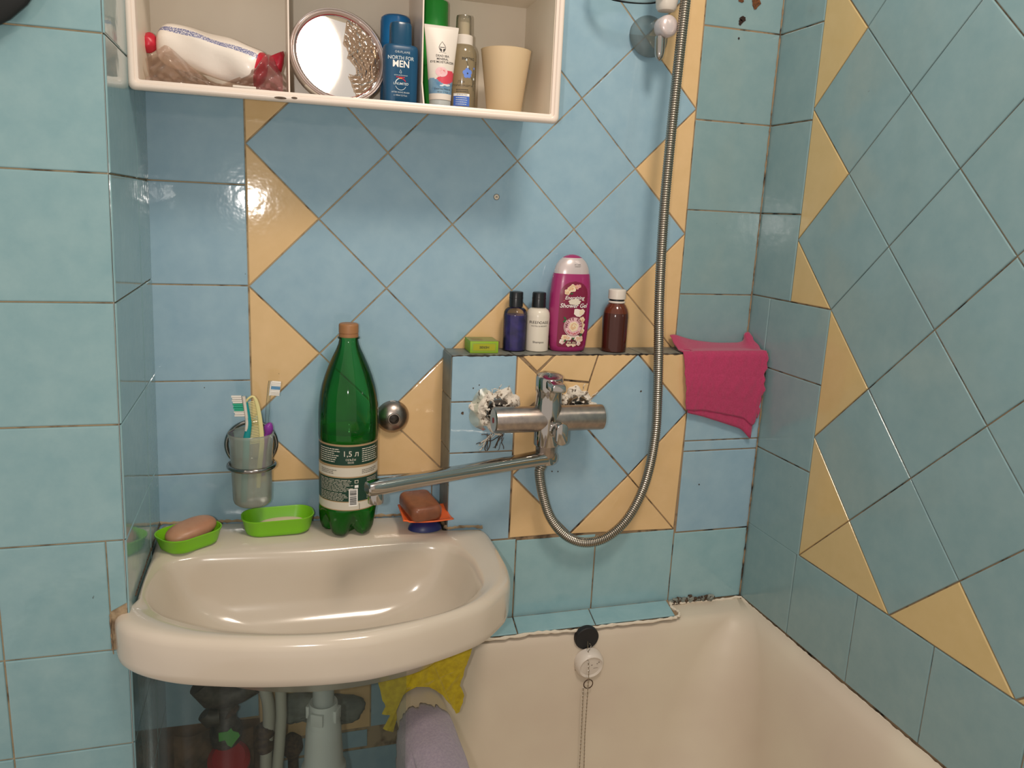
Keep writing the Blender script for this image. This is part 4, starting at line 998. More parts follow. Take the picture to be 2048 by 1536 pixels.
# ------------------------------------------------------------------ shower hose
t = thing('shower_hose', 'ribbed metal shower hose looping under the mixer and rising up the wall', 'hose', (.4650, -.1050, -.3550))
HO = np.array([.4650, -.1050, -.3550])
hp = [(.4645, -.112, -.352), (.4655, -.109, -.385)] + [tuple(at(x, y, Y=Y)) for x, y, Y in ((1079, 945, -.105), (1086, 990, -.103), (1101, 1035, -.102), (1130, 1070, -.101), (1168, 1085, -.100), (1210, 1076, -.100), (1250, 1043, -.099), (1280, 992, -.098), (1299, 935, -.097), (1311, 865, -.096), (1315, 790, -.095), (1317, 710, -.094), (1318, 620, -.093), (1322, 520, -.091), (1329, 410, -.088), (1338, 310, -.085), (1349, 200, -.081), (1360, 100, -.077), (1371, 0, -.073), (1379, -80, -.070), (1384, -140, -.068))]
P = resample(smooth(hp, 10), .00062)
rr_ = []
for k in range(len(P)):
    ph = k % 6; rr_.append((.0084, .0087, .0087, .0084, .0076, .0076)[ph])
mb = MB(); mb.tube([p-HO for p in P], rr_, 'steel_hose', 14, mf=lambda i, j: 'hose_gap' if i % 6 in (4,) else 'steel_hose'); mb.build('hose', t, sharp=60)
mb = MB(); mb.lathe([(.0100, -.0040), (.0108, -.002), (.0108, .014), (.0090, .018)], 'chrome', 6, M=T(*(np.array([.4645, -.112, -.360])-HO))); mb.build('hose_nut', t, sharp=30)

# ------------------------------------------------------------------ crumbled plaster round the inlets
def patch(name, label, cx, cz, rx, rz, sd_, hole):
    rs = random.Random(sd_); NA, NB = 64, 14; ph = [rs.uniform(0, 6) for _ in range(6)]; rings = []
    for i in range(NB+1):
        u = i/NB; ring = []
        for k in range(NA):
            a = 2*pi*k/NA; edge = 1+.13*math.sin(3*a+ph[0])+.09*math.sin(7*a+ph[1])+.05*math.sin(13*a+ph[2]); q = .35+.65*u
            h = (.0125*(1-u)**.6+.0004)*(1+.35*math.sin(9*a+ph[3]+5*u)+.3*rs.uniform(-1, 1)) if u < 1 else -.001
            ring.append((cx+rx*edge*q*math.cos(a)+rs.uniform(-.0008, .0008), YB-.0018-max(h, .0002 if u < 1 else -.001), cz+rz*edge*q*math.sin(a)+rs.uniform(-.0008, .0008)))
        rings.append(ring)
    mb = MB(); mb.loft(rings, 'plaster', True, False)
    for k in range(26):   # loose strands and crumbs
        a = rs.uniform(.2, 3.6); q = rs.uniform(.55, 1.0); x, z = cx+rx*q*math.cos(a), cz+rz*q*math.sin(a)
        p = [(x, YB-.006, z)]; ang = rs.uniform(0, 6)
        for s_ in range(4): ang += rs.uniform(-.9, .9); p.append((p[-1][0]+.0030*math.cos(ang), YB-.006-.002*rs.random(), p[-1][2]+.0030*math.sin(ang)))
        mb.tube(smooth(p, 3), .0007, rs.choice(['plaster', 'dirt', 'paint_flake']), 5)
    tag(mb.build(name, sharp=80), label, 'plaster')
patch('plaster_patch', 'crumbled white plaster behind the left end of the bath mixer', .3910, -.3000, .0400, .0380, 2, 0)
patch('plaster_patch', 'crumbled white plaster behind the right end of the bath mixer', .5330, -.2960, .0360, .0300, 9, 0)
mb = MB()
rs = random.Random(3)
for k in range(16):
    a = [(.372+rs.uniform(0, .035), YB-.0030, -.338-rs.uniform(0, .012))]; ang = -2.2+rs.uniform(-.8, .8)
    for s_ in range(5): ang += rs.uniform(-.5, .5); a.append((a[-1][0]+.0055*math.cos(ang), YB-.0030, max(-.371, a[-1][2]+.0055*math.sin(ang))))
    mb.tube(smooth(a, 3), [rs.uniform(.0004, .0011)]*(len(smooth(a, 3))), rs.choice(['dirt', 'plaster', 'dirt']), 5)
struct(mb, 'trim_5')
# silicone smear left of the mixer
def sil(u, v):
    a = 2.1+2.0*u; r = .036+.013*v*(.5+.5*math.sin(pi*u))*(1+.2*math.sin(11*u)); return (.3930+r*math.cos(a), YB-.004-.006*(1-v)+.0015*math.sin(22*u), -.3000+r*1.05*math.sin(a))
mb = MB(); mb.grid(sil, 30, 8, 'frosted'); tag(mb.build('sealant_smear', sharp=180), 'dried translucent sealant smear left of the bath mixer', 'sealant')

# ------------------------------------------------------------------ small fittings on the back wall
t = thing('pipe_cover', 'domed chrome cover plate with central hole on the wall right of the green bottle', 'cover plate', (.2275, -.003, -.3245))
mb = MB(); mb.lathe([(.0278, .0), (.0282, .0012), (.0276, .0040), (.0245, .0095), (.0195, .0140), (.0140, .0170), (.0105, .0182), (.0098, .0196), (.0085, .0198), (.0076, .0180), (.0074, .0090)], 'chrome_brushed', 56, M=T(0, 0, 0, pi/2), cap1=False); mb.build('dome', t, sharp=30)
mb = MB(); mb.lathe([(.0075, .0085), (.0072, .0110), (.0040, .0125), (.0005, .0128)], 'valve_dark', 24, M=T(0, 0, 0, pi/2), cap0=False); mb.build('plug', t)
t = thing('wall_plug', 'tiny round screw plug in the blue tiles below the cabinet', 'screw', (.3957, -.0030, .0478))
mb = MB(); mb.lathe([(.0042, 0), (.0044, .0008), (.0036, .0014), (.0034, .0009), (.0005, .0008)], 'paint_flake', 24, M=T(0, 0, 0, pi/2)); mb.build('plug', t, sharp=30)
mb = MB(); mb.rbox(.0044, .0006, .0004, .0001, 'dirt', T(0, -.0013, 0, 0, .7)); mb.rbox(.0044, .0006, .0004, .0001, 'dirt', T(0, -.0013, 0, 0, -.7)); mb.tube([(.0046*math.cos(a), -.0006, .0046*math.sin(a)) for a in np.linspace(0, 2*pi, 25)], .0004, 'dirt', 6); mb.build('screw_slot', t)
# shower bracket
bc = np.array([.6495, -.0030, .3230])
t = thing('shower_bracket', 'translucent round wall bracket with silver lever below the shower shelf', 'bracket', tuple(bc))
mb = MB(); mb.lathe([(.0345, .0), (.0350, .002), (.0330, .006), (.0260, .012), (.0180, .018), (.0150, .024), (.0140, .040)], 'frosted_grey', 48, M=T(0, 0, 0, pi/2-.18, 0, .0)); mb.build('suction_cup', t, sharp=40)
kb = np.array(at(1334, 53, Y=-.062))-bc
mb = MB(); mb.lathe([(.0145, -.016), (.0165, -.012), (.0170, 0), (.0165, .006), (.0140, .0095), (.0080, .0115), (.0005, .0120)], 'pearl', 40, M=T(*kb, pi/2-.05, 0, .12)); mb.build('dial', t, sharp=40)
a = np.array(at(1320, 74, Y=-.055))-bc; b_ = np.array(at(1318, 122, Y=-.058))-bc
pts = [a*(1-u)+b_*u for u in np.linspace(0, 1, 12)]
mb = MB(); mb.tube(pts, [.0088, .0090, .0090, .0090, .0089, .0088, .0086, .0082, .0076, .0066, .0050, .0015], 'chrome', 24); mb.build('lever', t, sharp=50)
# clear shelf with a white knob above the bracket
sc = np.array(at(1270, -60, Y=-.050))
t = thing('clear_shelf', 'clear plastic tray with white knob above the shower bracket beside the hose', 'shelf', tuple(sc))
mb = MB(); mb.lathe([(.0480, -.030), (.0560, -.027), (.0640, -.018), (.0660, .0), (.0655, .0), (.0630, -.0172), (.0552, -.0258), (.0480, -.0288)], 'clear_plastic', 56, sy=.62, M=T(0, 0, -.012), cap0=False, cap1=False); mb.build('tray', t)
mb = MB(); q = np.array(at(1332, 22, Y=-.055))-sc; mb.lathe([(.0135, 0), (.0165, .004), (.0185, .02), (.0195, .07)], 'white_plastic', 36, M=T(*q)); mb.build('knob', t, sharp=40)

# ------------------------------------------------------------------ on the basin
def dish(name, label, x, y, rz, lx, ly, h, m, taper=.86, lip=.0018):
    z = SZ(x)+.0008; t = thing(name, label, 'soap dish', (x, y, z), rz)
    def rr(sc, zz, ins=0): return [(a*sc, b*sc, zz) for a, b in rrect(lx/2-ins, ly/2-ins, ly*.40, 8)]
    mb = MB(); mb.loft([rr(taper*.93, 0), rr(taper, .002), rr(taper+.03, .006), rr(.985, h-.003), rr(1.0, h-.0022), rr(1.012, h-.001), rr(1.010, h), rr(.985, h, .0004), rr(.975, h-.0015, .0006), rr(taper+.015, .0075, .0008), rr(taper-.03, .0045, .001), rr(taper*.5, .0042, .001)], m)
    mb.build('tray', t, sharp=50); return t
t = dish('soap_dish', 'lime green soap dish in the back left corner of the washbasin', -.0930, -.0920, .66, .094, .066, .0235, 'lime')
mb = MB()
for k in range(5): mb.rbox(.0030, .036, .0025, .001, 'lime', T(-.026+.013*k, 0, .0040), 2, .0005)
mb.build('ribs', t)
def soap(name, label, loc_, rz, sx, sy, sz, m, n=2.4, tilt_=(0, 0)):
    mb = MB(); R = []
    for k in range(17):
        p = -pi/2+pi*k/16; c = max(.02, math.cos(p))**.62; R.append([(sx*c*math.copysign(abs(math.cos(q))**(2/n), math.cos(q)), sy*c*math.copysign(abs(math.sin(q))**(2/n), math.sin(q)), sz*math.copysign(abs(math.sin(p))**.9, math.sin(p))) for q in np.linspace(0, 2*pi, 44, endpoint=False)])
    mb.loft(R, m, M=T(0, 0, 0, tilt_[0], tilt_[1])); o = mb.build(name, sharp=80, loc=loc_, rotz=rz); return tag(o, label, 'soap')
soap('soap_bar', 'oval peach soap bar resting tilted in the left lime green dish', (-.0900, -.0885, SZ(-.09)+.0225), .62, .0400, .0225, .0125, 'soap_peach', 2.3, (.10, -.13))
dish('soap_dish', 'lime green oblong soap dish between the tumbler holder and the green bottle', .0375, -.0490, .06, .112, .064, .0275, 'lime', .88)
soap('soap_bar', 'worn flat white soap sliver inside the middle lime green dish', (.0430, -.0440, SZ(.04)+.0110), .08, .0355, .0165, .0050, 'soap_white', 2.1)
# suction soap dish with orange tray
zs_ = SZ(.275)
t = thing('soap_holder', 'orange soap tray on a dark blue suction foot beside the spout', 'soap dish', (.2745, -.0720, zs_+.0008), -.03)
mb = MB(); mb.lathe([(.0265, 0), (.0285, .0008), (.0270, .0060), (.0200, .0130), (.0140, .0170), (.0130, .0215)], 'navy', 44, sx=1.0, sy=.72); mb.build('suction_foot', t, sharp=40)
def otray(u, v, dz=0):
    x, y = -.0415+.083*u, -.0360+.072*v; c = max(abs(2*u-1), abs(2*v-1)); k = (2*u-1)**2*(2*v-1)**2
    return (x*(1-.04*(1-k)), y*(1-.04*(1-k)), .0215+.0045*c**3+.0035*k + dz + .0015*(u < .1))
mb = MB(); mb.grid(otray, 24, 22, 'orange'); mb.build('tray', t, solid=.0024, sharp=60)
mb = MB(); mb.rbox(.0540, .0800, .0265, .0125, 'soap_brown', None, 6, .0085); o = mb.build('soap_bar', sharp=80, loc=(.2660, -.0690, zs_+.0285), rotz=.16); o.rotation_euler.x = .07; tag(o, 'brown rectangular soap block lying on the orange tray', 'soap')

# green water bottle
BB = np.array([.1490, -.0570, SZ(.149)+.001])
t = thing('water_bottle', 'tall green plastic water bottle standing on the back of the washbasin', 'bottle', tuple(BB), -.1)
prof = [(.000, .0300), (.001, .0370), (.006, .0425), (.014, .0455), (.026, .0470), (.042, .0474), (.0480, .0470), (.0500, .0462), (.1560, .0462), (.1580, .0470), (.1640, .0476), (.2000, .0474), (.2150, .0466), (.2300, .0448), (.2450, .0416), (.2600, .0370), (.2750, .0315), (.2900, .0248), (.3020, .0192), (.3100, .0162), (.3160, .0150), (.3185, .0148), (.3190, .0172), (.3210, .0172), (.3215, .0140), (.3280, .0138)]
NB_ = 80
def bring(h, r, f=1.0):
    o = []
    for k in range(NB_):
        a = 2*pi*k/NB_; q = .5+.5*math.cos(5*a+.4); q = q**2.2; s_ = max(0, 1-h/.044)
        rr_ = r*f*(1-.30*q*s_**.8); zz = h+(.012*q*s_ if h < .03 else 0); o.append((rr_*math.cos(a), rr_*math.sin(a), zz))
    return o
mb = MB(); mb.loft([bring(h, r) for h, r in prof], 'pet_green', False, False); mb.loft([bring(.0, .030), bring(.004, .018), bring(.010, .004)], 'pet_green', False, True); mb.build('bottle_body', t, sharp=45)
mb = MB(); lv_ = .1700
lr = [(h, r*.955) for h, r in prof if h < lv_] + [(lv_, .0455), (lv_+.0003, .0445), (lv_+.0002, .02)]
mb.loft([bring(h+.001, r) for h, r in lr], 'pet_liquid', True, True); mb.build('water', t, sharp=45)
mb = MB(); NC = 72
mb.loft([[((r-(.0003 if k % 2 else 0))*math.cos(2*pi*k/NC), (r-(.0003 if k % 2 else 0))*math.sin(2*pi*k/NC), z) for k in range(NC)] for r, z in ((.0148, .3212), (.0152, .3214), (.0152, .3262), (.0146, .3264), (.0146, .3275), (.0153, .3278), (.0153, .3390), (.0149, .3412), (.0130, .3425), (.001, .3428))], 'tan_cap'); mb.build('cap', t, sharp=50)
lb = Body(rows((.0485, .0469, None), (.1575, .0469, None)), 2.0, 96); f = lambda x, z, off=.0003: (lb.wd(z)[0]+off)*1.0 and ((.0469+off)*math.sin(x/.0469), -(.0469+off)*math.cos(x/.0469), z)
mb = MB()
bands = [(.0485, 'label_tan'), (.0500, 'label_cream'), (.0625, 'label_tan'), (.0640, 'label_dark'), (.1030, 'label_tan'), (.1050, 'label_cream'), (.1200, 'label_tan'), (.1240, 'label_dark'), (.1545, 'label_tan'), (.1575, None)]
for (z0, m), (z1, _) in zip(bands, bands[1:]): mb.loft([lb.ring(z0, .0469, .0469), lb.ring(z1, .0469, .0469)], m, False, False)
mb.text('1,5 л', .0125, 'label_cream', lambda x, y: f(x+.004, .1425+y), bold=.006)
mb.text('ОБЪЁМ', .0044, 'label_cream', lambda x, y: f(x+.004, .1330+y)); mb.text('00:00', .0044, 'label_cream', lambda x, y: f(x+.004, .1285+y))
finepr(mb, -.052, -.013, .1275, .1515, 7, 'label_cream', f, .42, 1); finepr(mb, .022, .060, .1275, .1515, 7, 'label_cream', f, .42, 2)
finepr(mb, -.050, -.016, .1085, .1165, 3, 'dark_print', f, .3, 3); finepr(mb, .022, .055, .1085, .1165, 3, 'dark_print', f, .3, 4)
finepr(mb, -.052, .0125, .0800, .1010, 9, 'label_cream', f, .34, 5); finepr(mb, -.052, .0005, .0650, .0790, 6, 'label_cream', f, .34, 6); finepr(mb, .0310, .056, .0660, .1010, 15, 'label_cream', f, .34, 7)
block(mb, .0010, .0150, .0560, .0850, 'white_print', f); z = .0590
while z < .0830:
    h = random.choice([.0006, .0010, .0014]); block(mb, .0025, .0130, z, z+h, 'dark_print', lambda x, zz: f(x, zz, .0006), 4, 1); z += h+random.choice([.0007, .0011])
block(mb, .0100, .0160, .0940, .0995, 'label_cream', f, 3, 1); block(mb, .0110, .0150, .0950, .0985, 'label_dark', lambda x, z: f(x, z, .0006), 3, 1); block(mb, .0100, .0160, .0865, .0910, 'white_print', f, 3, 1)
strip(mb, [(.018, .0500), (.018, .0600)], .0007, 'dark_print', f)
mb.build('label', t, sharp=60)

# ------------------------------------------------------------------ tumbler holder with brushes and comb
GC = np.array([-.0005, -.0580, -.3880])
t = thing('tumbler_holder', 'chrome wire tumbler holder on the wall over the soap dishes', 'holder', tuple(GC))
mb = MB(); mb.tube([(.0345*math.cos(a), .0345*math.sin(a), .0065) for a in np.linspace(0, 2*pi, 65)], .0036, 'chrome_dark', 12, cap=False); mb.build('ring', t)
mb = MB(); c0 = np.array(at(503, 888, Y=-.0085))-GC; mb.tube([tuple(c0+np.array([.0385*math.cos(a), 0, .0375*math.sin(a)])) for a in np.linspace(0, 2*pi, 65)], .0035, 'chrome_dark', 12, cap=False); mb.build('wall_ring', t)
mb = MB(); mb.tube([(0, .0345, .0065), (0, .040, .006), tuple(c0+np.array([0, .001, -.0375]))], .0034, 'chrome_dark', 10); mb.build('arm', t)
mb = MB(); q = (.0003)
mb.lathe([(.001, -.0575), (.0240, -.0570), (.0280, -.0535), (.0296, -.0480), (.0303, -.020), (.0330, .0520), (.0344, .0545), (.0346, .0585), (.0340, .0600), (.0333, .0585)], 'frosted', 56, cap0=False, cap1=False)
o = mb.build('bathroom_tumbler', sharp=60, loc=tuple(GC)); tag(o, 'frosted plastic tumbler held in the chrome ring, with toothbrushes and comb', 'tumbler')
def dirpts(P, Y): return [np.array(at(x, y, Y=yy)) for (x, y), yy in zip(P, Y)]
# teal and white toothbrush
b0 = np.array([-.0150, -.0640, -.3900])
t = thing('toothbrush', 'teal and white toothbrush at the left of the frosted tumbler', 'toothbrush', tuple(b0))
c = [p-b0 for p in dirpts([(487, 793), (489, 805), (491, 820), (493, 835), (494, 848), (492, 862), (489, 880), (488, 910)], [-.062]*8)]
mb = MB(); mb.tube(smooth(c[:6], 5), [(.0036, .0028)]*16+[(.0026, .0026)]*8+[(.0020, .0020)]*2, 'white_plastic', 12, up=(1, 0, 0)); mb.build('neck', t, sharp=60)
mb = MB(); q = smooth([p+np.array([.0030, .001, 0]) for p in c[1:]], 5) + [np.array([.0010, -.002, -.0500])]; mb.tube(q, [(.0030, .0020+.0032*min(1, k/24)) for k in range(len(q))], 'teal', 12, up=(1, 0, 0)); mb.build('handle', t, sharp=60)
mb = MB(); top = np.array(at(485, 792, Y=-.062))-b0; axb = np.array(at(492, 832, Y=-.062))-np.array(at(485, 792, Y=-.062)); lb_ = np.linalg.norm(axb); axb /= lb_; bdir = np.array([-1, 0, .06])
for k in range(11):
    u = .03+.94*k/10; m = 'mint' if 4 <= k <= 7 else 'bristle'; L = .0145-(.001 if k % 2 else 0)
    for yo in (-.0024, 0, .0024):
        p = top+axb*lb_*u+bdir*.0020+np.array([0, yo, 0]); mb.tube([p, p+bdir*L+axb*.0006], .0013, m, 6)
mb.build('bristles', t, sharp=60)
# pale yellow comb
b0 = np.array([.0060, -.0560, -.3900])
t = thing('comb', 'pale yellow plastic comb standing in the frosted tumbler between the toothbrushes', 'comb', tuple(b0))
ys = -.056
sp = [p-b0 for p in dirpts([(506, 793), (513, 797), (518, 810), (522, 828), (525, 848), (527, 868), (528, 890), (524, 930), (520, 975)], [ys]*9)]
wd_ = [.0020, .0050, .0058, .0062, .0066, .0070, .0074, .0080, .0060]
S_ = smooth(sp, 5); mb = MB(); L = [[], []]
rg = []
for k, p in enumerate(S_):
    w_ = float(np.interp(k/(len(S_)-1)*8, range(9), wd_)); rg.append([tuple(p+np.array([a-w_/2+.0005, b, 0])) for a, b in rrect(w_/2, .0017, .0012, 3)])
mb.loft(rg, 'comb_yellow'); mb.build('spine', t, sharp=50)
mb = MB(); q = [p-b0 for p in dirpts([(492, 803), (497, 797), (504, 793), (510, 795)], [ys]*4)]; mb.tube(smooth(q, 4), [(.0016, .0018)]*13, 'comb_yellow', 8)
for k in range(27):
    y = 802+k*3.15; xr = float(np.interp(y, [797, 810, 828, 848, 868, 890], [511, 515, 518.5, 521, 523, 523.5])); xl = float(np.interp(y, [800, 830, 890], [491, 493.5, 500]))
    a_, b_ = np.array(at(xl, y+4.2, Y=ys))-b0, np.array(at(xr, y, Y=ys))-b0; mb.tube([a_, b_], [.0006, .0009], 'comb_yellow', 6)
mb.build('teeth', t, sharp=60)
# clear toothbrush with purple grip
b0 = np.array([.0250, -.0500, -.3900])
t = thing('toothbrush', 'clear toothbrush with purple grip at the right of the frosted tumbler', 'toothbrush', tuple(b0))
c = [p-b0 for p in dirpts([(541, 762), (539, 775), (537.5, 790), (536, 810), (534.5, 830), (534, 848)], [-.050]*6)]
mb = MB(); mb.tube(smooth(c, 5), [(.0034, .0028)]*13+[(.0026, .0030)]*13, 'clear_plastic', 12, up=(1, 0, 0)); mb.tube(smooth([c_+np.array([.0012, -.003, 0]) for c_ in c[:3]], 4), .0014, 'bristle', 6); mb.build('neck', t, sharp=60)
mb = MB(); g_ = [p-b0 for p in dirpts([(534, 847), (536.5, 852), (537, 860), (535, 868), (531, 878), (528, 900), (524, 950)], [-.050]*7)]; mb.tube(smooth(g_, 4), [.0030, .0050, .0062, .0068, .0070, .0072, .0072, .0071, .0070, .0066, .0062, .0060]+[.0048]*13, 'purple', 14); mb.build('grip', t, sharp=60)
mb = MB(); top = c[0]; axb = c[2]-c[0]; lb_ = np.linalg.norm(axb); axb /= lb_; bdir = np.array([1, 0, -.10])
for k in range(9):
    u = .06+.88*k/8; m = 'bristle_blue' if 3 <= k <= 4 else 'bristle'
    for yo in (-.0024, 0, .0024): p = top+axb*lb_*u+bdir*.0022+np.array([0, yo, 0]); mb.tube([p, p+bdir*.0135], .0013, m, 6)
mb.build('bristles', t, sharp=60)

# ------------------------------------------------------------------ under the basin
t = thing('drain_trap', 'pale grey plastic drain trap under the washbasin', 'drain pipe', (.0985, -.2020, -.7500))
mb = MB(); mb.lathe([(.0160, -.030), (.0160, .1100)], 'grey_plastic', 40); mb.build('tailpipe', t)
mb = MB(); mb.lathe([(.0175, .030), (.0205, .032), (.0215, .030), (.0220, .012), (.0250, .002), (.0256, -.006)], 'grey_pipe', 44)
for k in range(4): mb.rbox(.006, .020, .020, .002, 'grey_pipe', T(.0222*math.cos(k*pi/2-.5), .0222*math.sin(k*pi/2-.5), .004, 0, 0, k*pi/2-.5), 2)
mb.build('collar_nut', t, sharp=40)
mb = MB(); mb.lathe([(.0256, -.006), (.0268, -.012), (.0275, -.030), (.0300, -.070), (.0312, -.0760), (.0340, -.0790), (.0345, -.0900), (.0345, -.130), (.0300, -.140), (.001, -.142)], 'grey_pipe', 48); mb.build('trap_body', t, sharp=40)
mb = MB(); mb.lathe([(.0200, -.142), (.0200, -.5580)], 'grey_pipe', 32); mb.build('outlet_pipe', t)
# dark valve on the wall
V = lambda x, y, Y=-.05: np.array(at(x, y, Y=Y))
vb = V(450, 1440)
t = thing('water_valve', 'dark tarnished water valve with threaded elbow under the washbasin', 'valve', tuple(vb))
mb = MB(); mb.tube([V(402, 1366)-vb, V(425, 1388)-vb, V(455, 1392)-vb, V(480, 1386)-vb, V(508, 1368)-vb], [.022, .024, .020, .016, .017], 'valve_dark', 18)
mb.build('elbow', t, sharp=50)
mb = MB(); c0, c1 = V(456, 1395)-vb, V(450, 1495)-vb; pts = [c0*(1-u)+c1*u for u in np.linspace(0, 1, 13)]; mb.tube(pts, [.012, .013, .0145, .013, .0150, .0155, .022, .025, .0260, .0255, .024, .021, .018], 'valve_dark', 22); mb.build('valve_body', t, sharp=40)
mb = MB(); mb.tube([V(455, 1420)-vb, V(458, 1421)-vb, V(460, 1424)-vb], .0165, 'pipe_rust', 16); mb.build('brass_ring', t)
mb = MB(); mb.tube([V(440, 1432)-vb, V(418, 1436)-vb, V(408, 1428)-vb], [.015, .016, .012], 'valve_dark', 16); mb.build('side_port', t, sharp=50)
o = thing('marking_tape', 'scrap of green tape wrapped on the pipe beneath the dark valve', 'tape', tuple(V(462, 1480)))
mb = MB(); w0 = V(462, 1480)
mb.poly([tuple(V(x, y, -.078)-w0) for x, y in ((437, 1466), (455, 1463), (462, 1456), (466, 1462), (477, 1465), (480, 1471), (470, 1484), (463, 1494), (455, 1490), (450, 1480), (438, 1483))], 'tape_green'); mb.build('strip', o, solid=.0015, flat=True)
wr = V(455, 1532, -.085)
t = thing('valve_wheel', 'red valve handwheel with dark grip below the green tape', 'valve', tuple(wr))
mb = MB(); mb.lathe([(.018, -.022), (.030, -.018), (.034, -.004), (.034, .010), (.026, .018), (.001, .020)], 'hose_red', 32, M=T(.002, .012, -.002, .5)); mb.build('wheel', t, sharp=40)
mb = MB(); mb.lathe([(.036, -.012), (.040, -.006), (.040, .004), (.034, .010), (.001, .012)], 'black_plastic', 32, M=T(-.004, -.012, -.024, .5)); mb.build('grip', t, sharp=40)
# pipes
pb = V(563, 1460, -.08)
t = thing('supply_hose', 'pale flexible supply hose just left of the drain trap', 'hose', tuple(pb))
mb = MB(); mb.tube([V(560, 1340, -.08)-pb, V(562, 1400, -.08)-pb, V(563, 1430, -.08)-pb, V(559, 1490, -.08)-pb, V(553, 1560, -.08)-pb, np.array([.028, -.08, -1.308])-pb], .0092, 'cream_pipe', 16); mb.build('hose', t)
pb = V(535, 1440, -.05)
t = thing('water_pipe', 'bent pale pipe with rusty coupling between valve and drain trap', 'pipe', tuple(pb))
mb = MB(); mb.tube([q-pb for q in smooth([V(523, 1350), V(530, 1380), V(537, 1410), V(538, 1450), V(534, 1480), V(532, 1560), np.array([.012, -.05, -1.15]), np.array([.012, -.05, -1.308])], 6)], .0105, 'cream_pipe', 16); mb.build('pipe', t)
mb = MB(); mb.tube([V(531, 1450)-pb, V(530, 1456)-pb, V(531, 1468)-pb, V(529, 1472)-pb, V(528, 1488)-pb, V(530, 1498)-pb], [.011, .0155, .0150, .0125, .0175, .0155], 'pipe_rust', 14); mb.build('coupling', t, sharp=50)
mb = MB()
rs = random.Random(12)
pl_ = [(556, 1392), (600, 1384), (640, 1386), (690, 1388), (718, 1392), (731, 1404), (726, 1418), (716, 1432), (700, 1440), (672, 1442), (640, 1446), (600, 1432), (578, 1438), (560, 1436), (552, 1415)]
C_ = V(640, 1412, -.004); R_ = []
dn = smooth(pl_, 4, True)
for f_, dy in ((1.0, .0), (.97, -.012), (.85, -.019), (.5, -.022), (.1, -.020)):
    R_.append([tuple(C_+(V(x, y, -.004)-C_)*f_*(1+.02*rs.uniform(-1, 1))+np.array([0, dy*(1+.15*rs.uniform(-1, 1)), 0])) for x, y in dn])
mb.loft(R_[::-1], 'cement', True, False); tag(mb.build('cement_lump', sharp=70), 'lump of grey cement smeared on the wall behind the drain trap', 'cement')
mb = MB(); q = [V(x, y, -.03) for x, y in ((562, 1480), (575, 1476), (602, 1478), (604, 1498), (590, 1512), (572, 1508))]
mb.tube([V(583, 1468, -.03), V(583, 1480, -.03), V(584, 1498, -.03), V(586, 1512, -.03), V(586, 1518, -.03), np.array([.057, -.03, -1.308])], [.006, .018, .019, .010, .009, .009], 'pipe_rust', 14); tag(mb.build('pipe_stub', sharp=50), 'rusty pipe with flared end behind the drain trap', 'pipe')
mb = MB()
def brk(u, v):
    x = -.138+.128*u; z = -.872-.10*v; return (x, -.016-.020*math.sin(pi*min(1, v*1.2))**.5*(.5+.5*math.sin(6*u+1)**2)-.004*math.sin(31*u+13*v)*math.sin(23*v), z-.006*math.sin(9*u))
mb.grid(brk, 40, 26, 'brick'); tag(mb.build('rubble_fill', sharp=180), 'rough brown mortar filling at the bottom left under the washbasin', 'mortar')
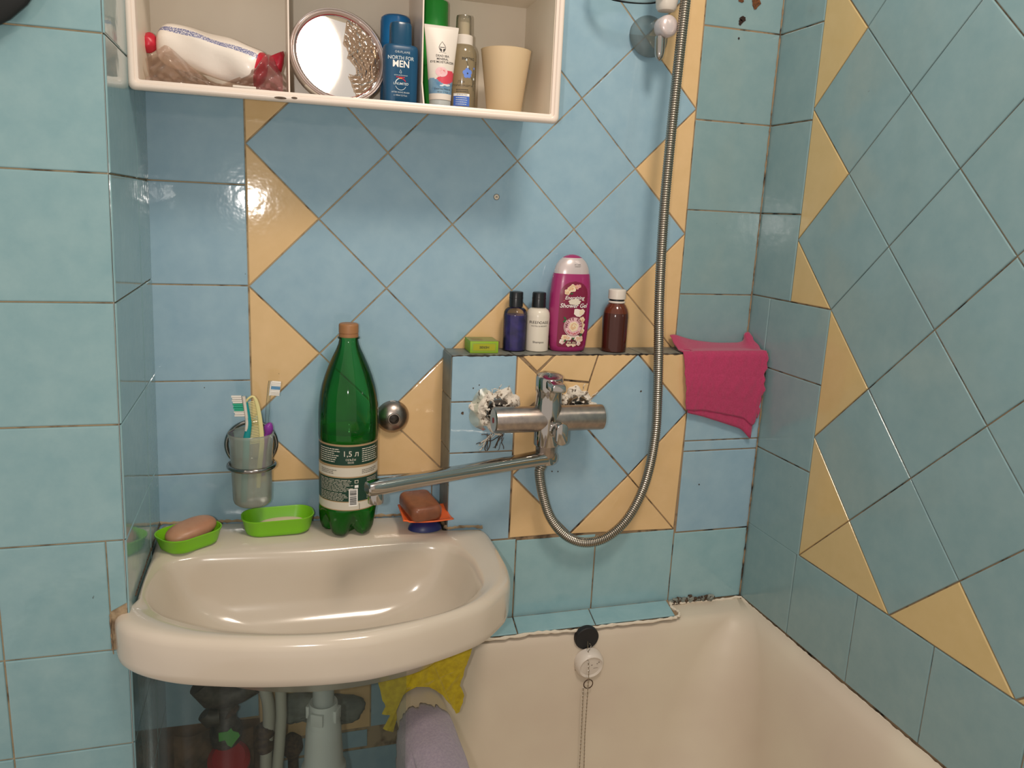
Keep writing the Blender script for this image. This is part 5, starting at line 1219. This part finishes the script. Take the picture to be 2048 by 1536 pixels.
# clear plastic sheet hung under the basin
LIPX = sorted([p for p in OUT if p[1] < -.30])
def lip_y(x): return float(np.interp(x, [p[0] for p in LIPX], [p[1] for p in LIPX]))
def sheet(u, v):
    x = -.1370+.3330*u; z = -.562-.745*v
    y = lip_y(x)+.020+.006*math.sin(16*u+1.5*v)*math.sin(3+5*u)+.0025*math.sin(47*u+2*v)+.0012*math.sin(90*u+3*v) - .0*v
    return (x, y, z)
mb = MB(); mb.grid(sheet, 120, 16, 'film'); tag(mb.build('plastic_sheet', sharp=180), 'wrinkled clear plastic sheet hanging in front of the pipes under the washbasin', 'plastic sheet')
mb = MB()
mb.tube([tuple(np.array(sheet(u, 0))+np.array([0, 0, -.006])) for u in np.linspace(0, 1, 50)], .0012, 'film', 6)
# ------------------------------------------------------------------ dark thing hanging high on the near left wall
t = thing('hanging_pouch', 'black rounded pouch hanging high on the near left wall', 'pouch', (-.3010, -.3260, .2440))
mb = MB(); R = []
for k in range(15):
    p = -pi/2+pi*k/14; c = max(.03, math.cos(p))**.8; R.append([((.118+.012*math.sin(3*q))*c*math.cos(q), .020*c*math.sin(q), .082*math.sin(p)-.12*0+.022*c*math.cos(q)) for q in np.linspace(0, 2*pi, 40, endpoint=False)])
mb.loft(R, 'black_soft'); mb.build('pouch', t, sharp=80)
mb = MB(); mb.tube([(-.02, 0, .07), (-.01, .012, .14), (.0, .018, .20)], .004, 'black_soft', 8); mb.build('strap', t)

# ------------------------------------------------------------------ light
w = bpy.data.worlds.new('world'); scn.world = w; w.use_nodes = True
w.node_tree.nodes['Background'].inputs[0].default_value = (.58, .53, .48, 1); w.node_tree.nodes['Background'].inputs[1].default_value = 1.05
def light(name, kind, loc, power, col, size=.1, target=None):
    d = bpy.data.lights.new(name, kind); o = bpy.data.objects.new(name, d); COL.objects.link(o); o.location = loc
    d.energy = power; d.color = col
    if kind == 'AREA':
        d.shape = 'DISK'; d.size = size
        o.rotation_euler = (Vector(target)-Vector(loc)).to_track_quat('-Z', 'Y').to_euler()
    else: d.shadow_soft_size = size
    return o
light('phone_flash', 'POINT', (CX-.055, CY+.0, CZ+.005), 12.5, (1, .93, .86), .010)
light('ceiling_lamp', 'AREA', (.48, -1.0, 1.05), 10.5, (1, .86, .72), .30, (.35, -.1, 0))
scn.view_settings.view_transform = 'Standard'; scn.view_settings.look = 'None'
scn.view_settings.exposure = 0; scn.view_settings.gamma = 1
scn.cycles.transparent_max_bounces = 24
# stand the room on its floor: z = 0 is the floor
for o in list(scn.objects):
    if o.parent is None: o.location.z += 1.31
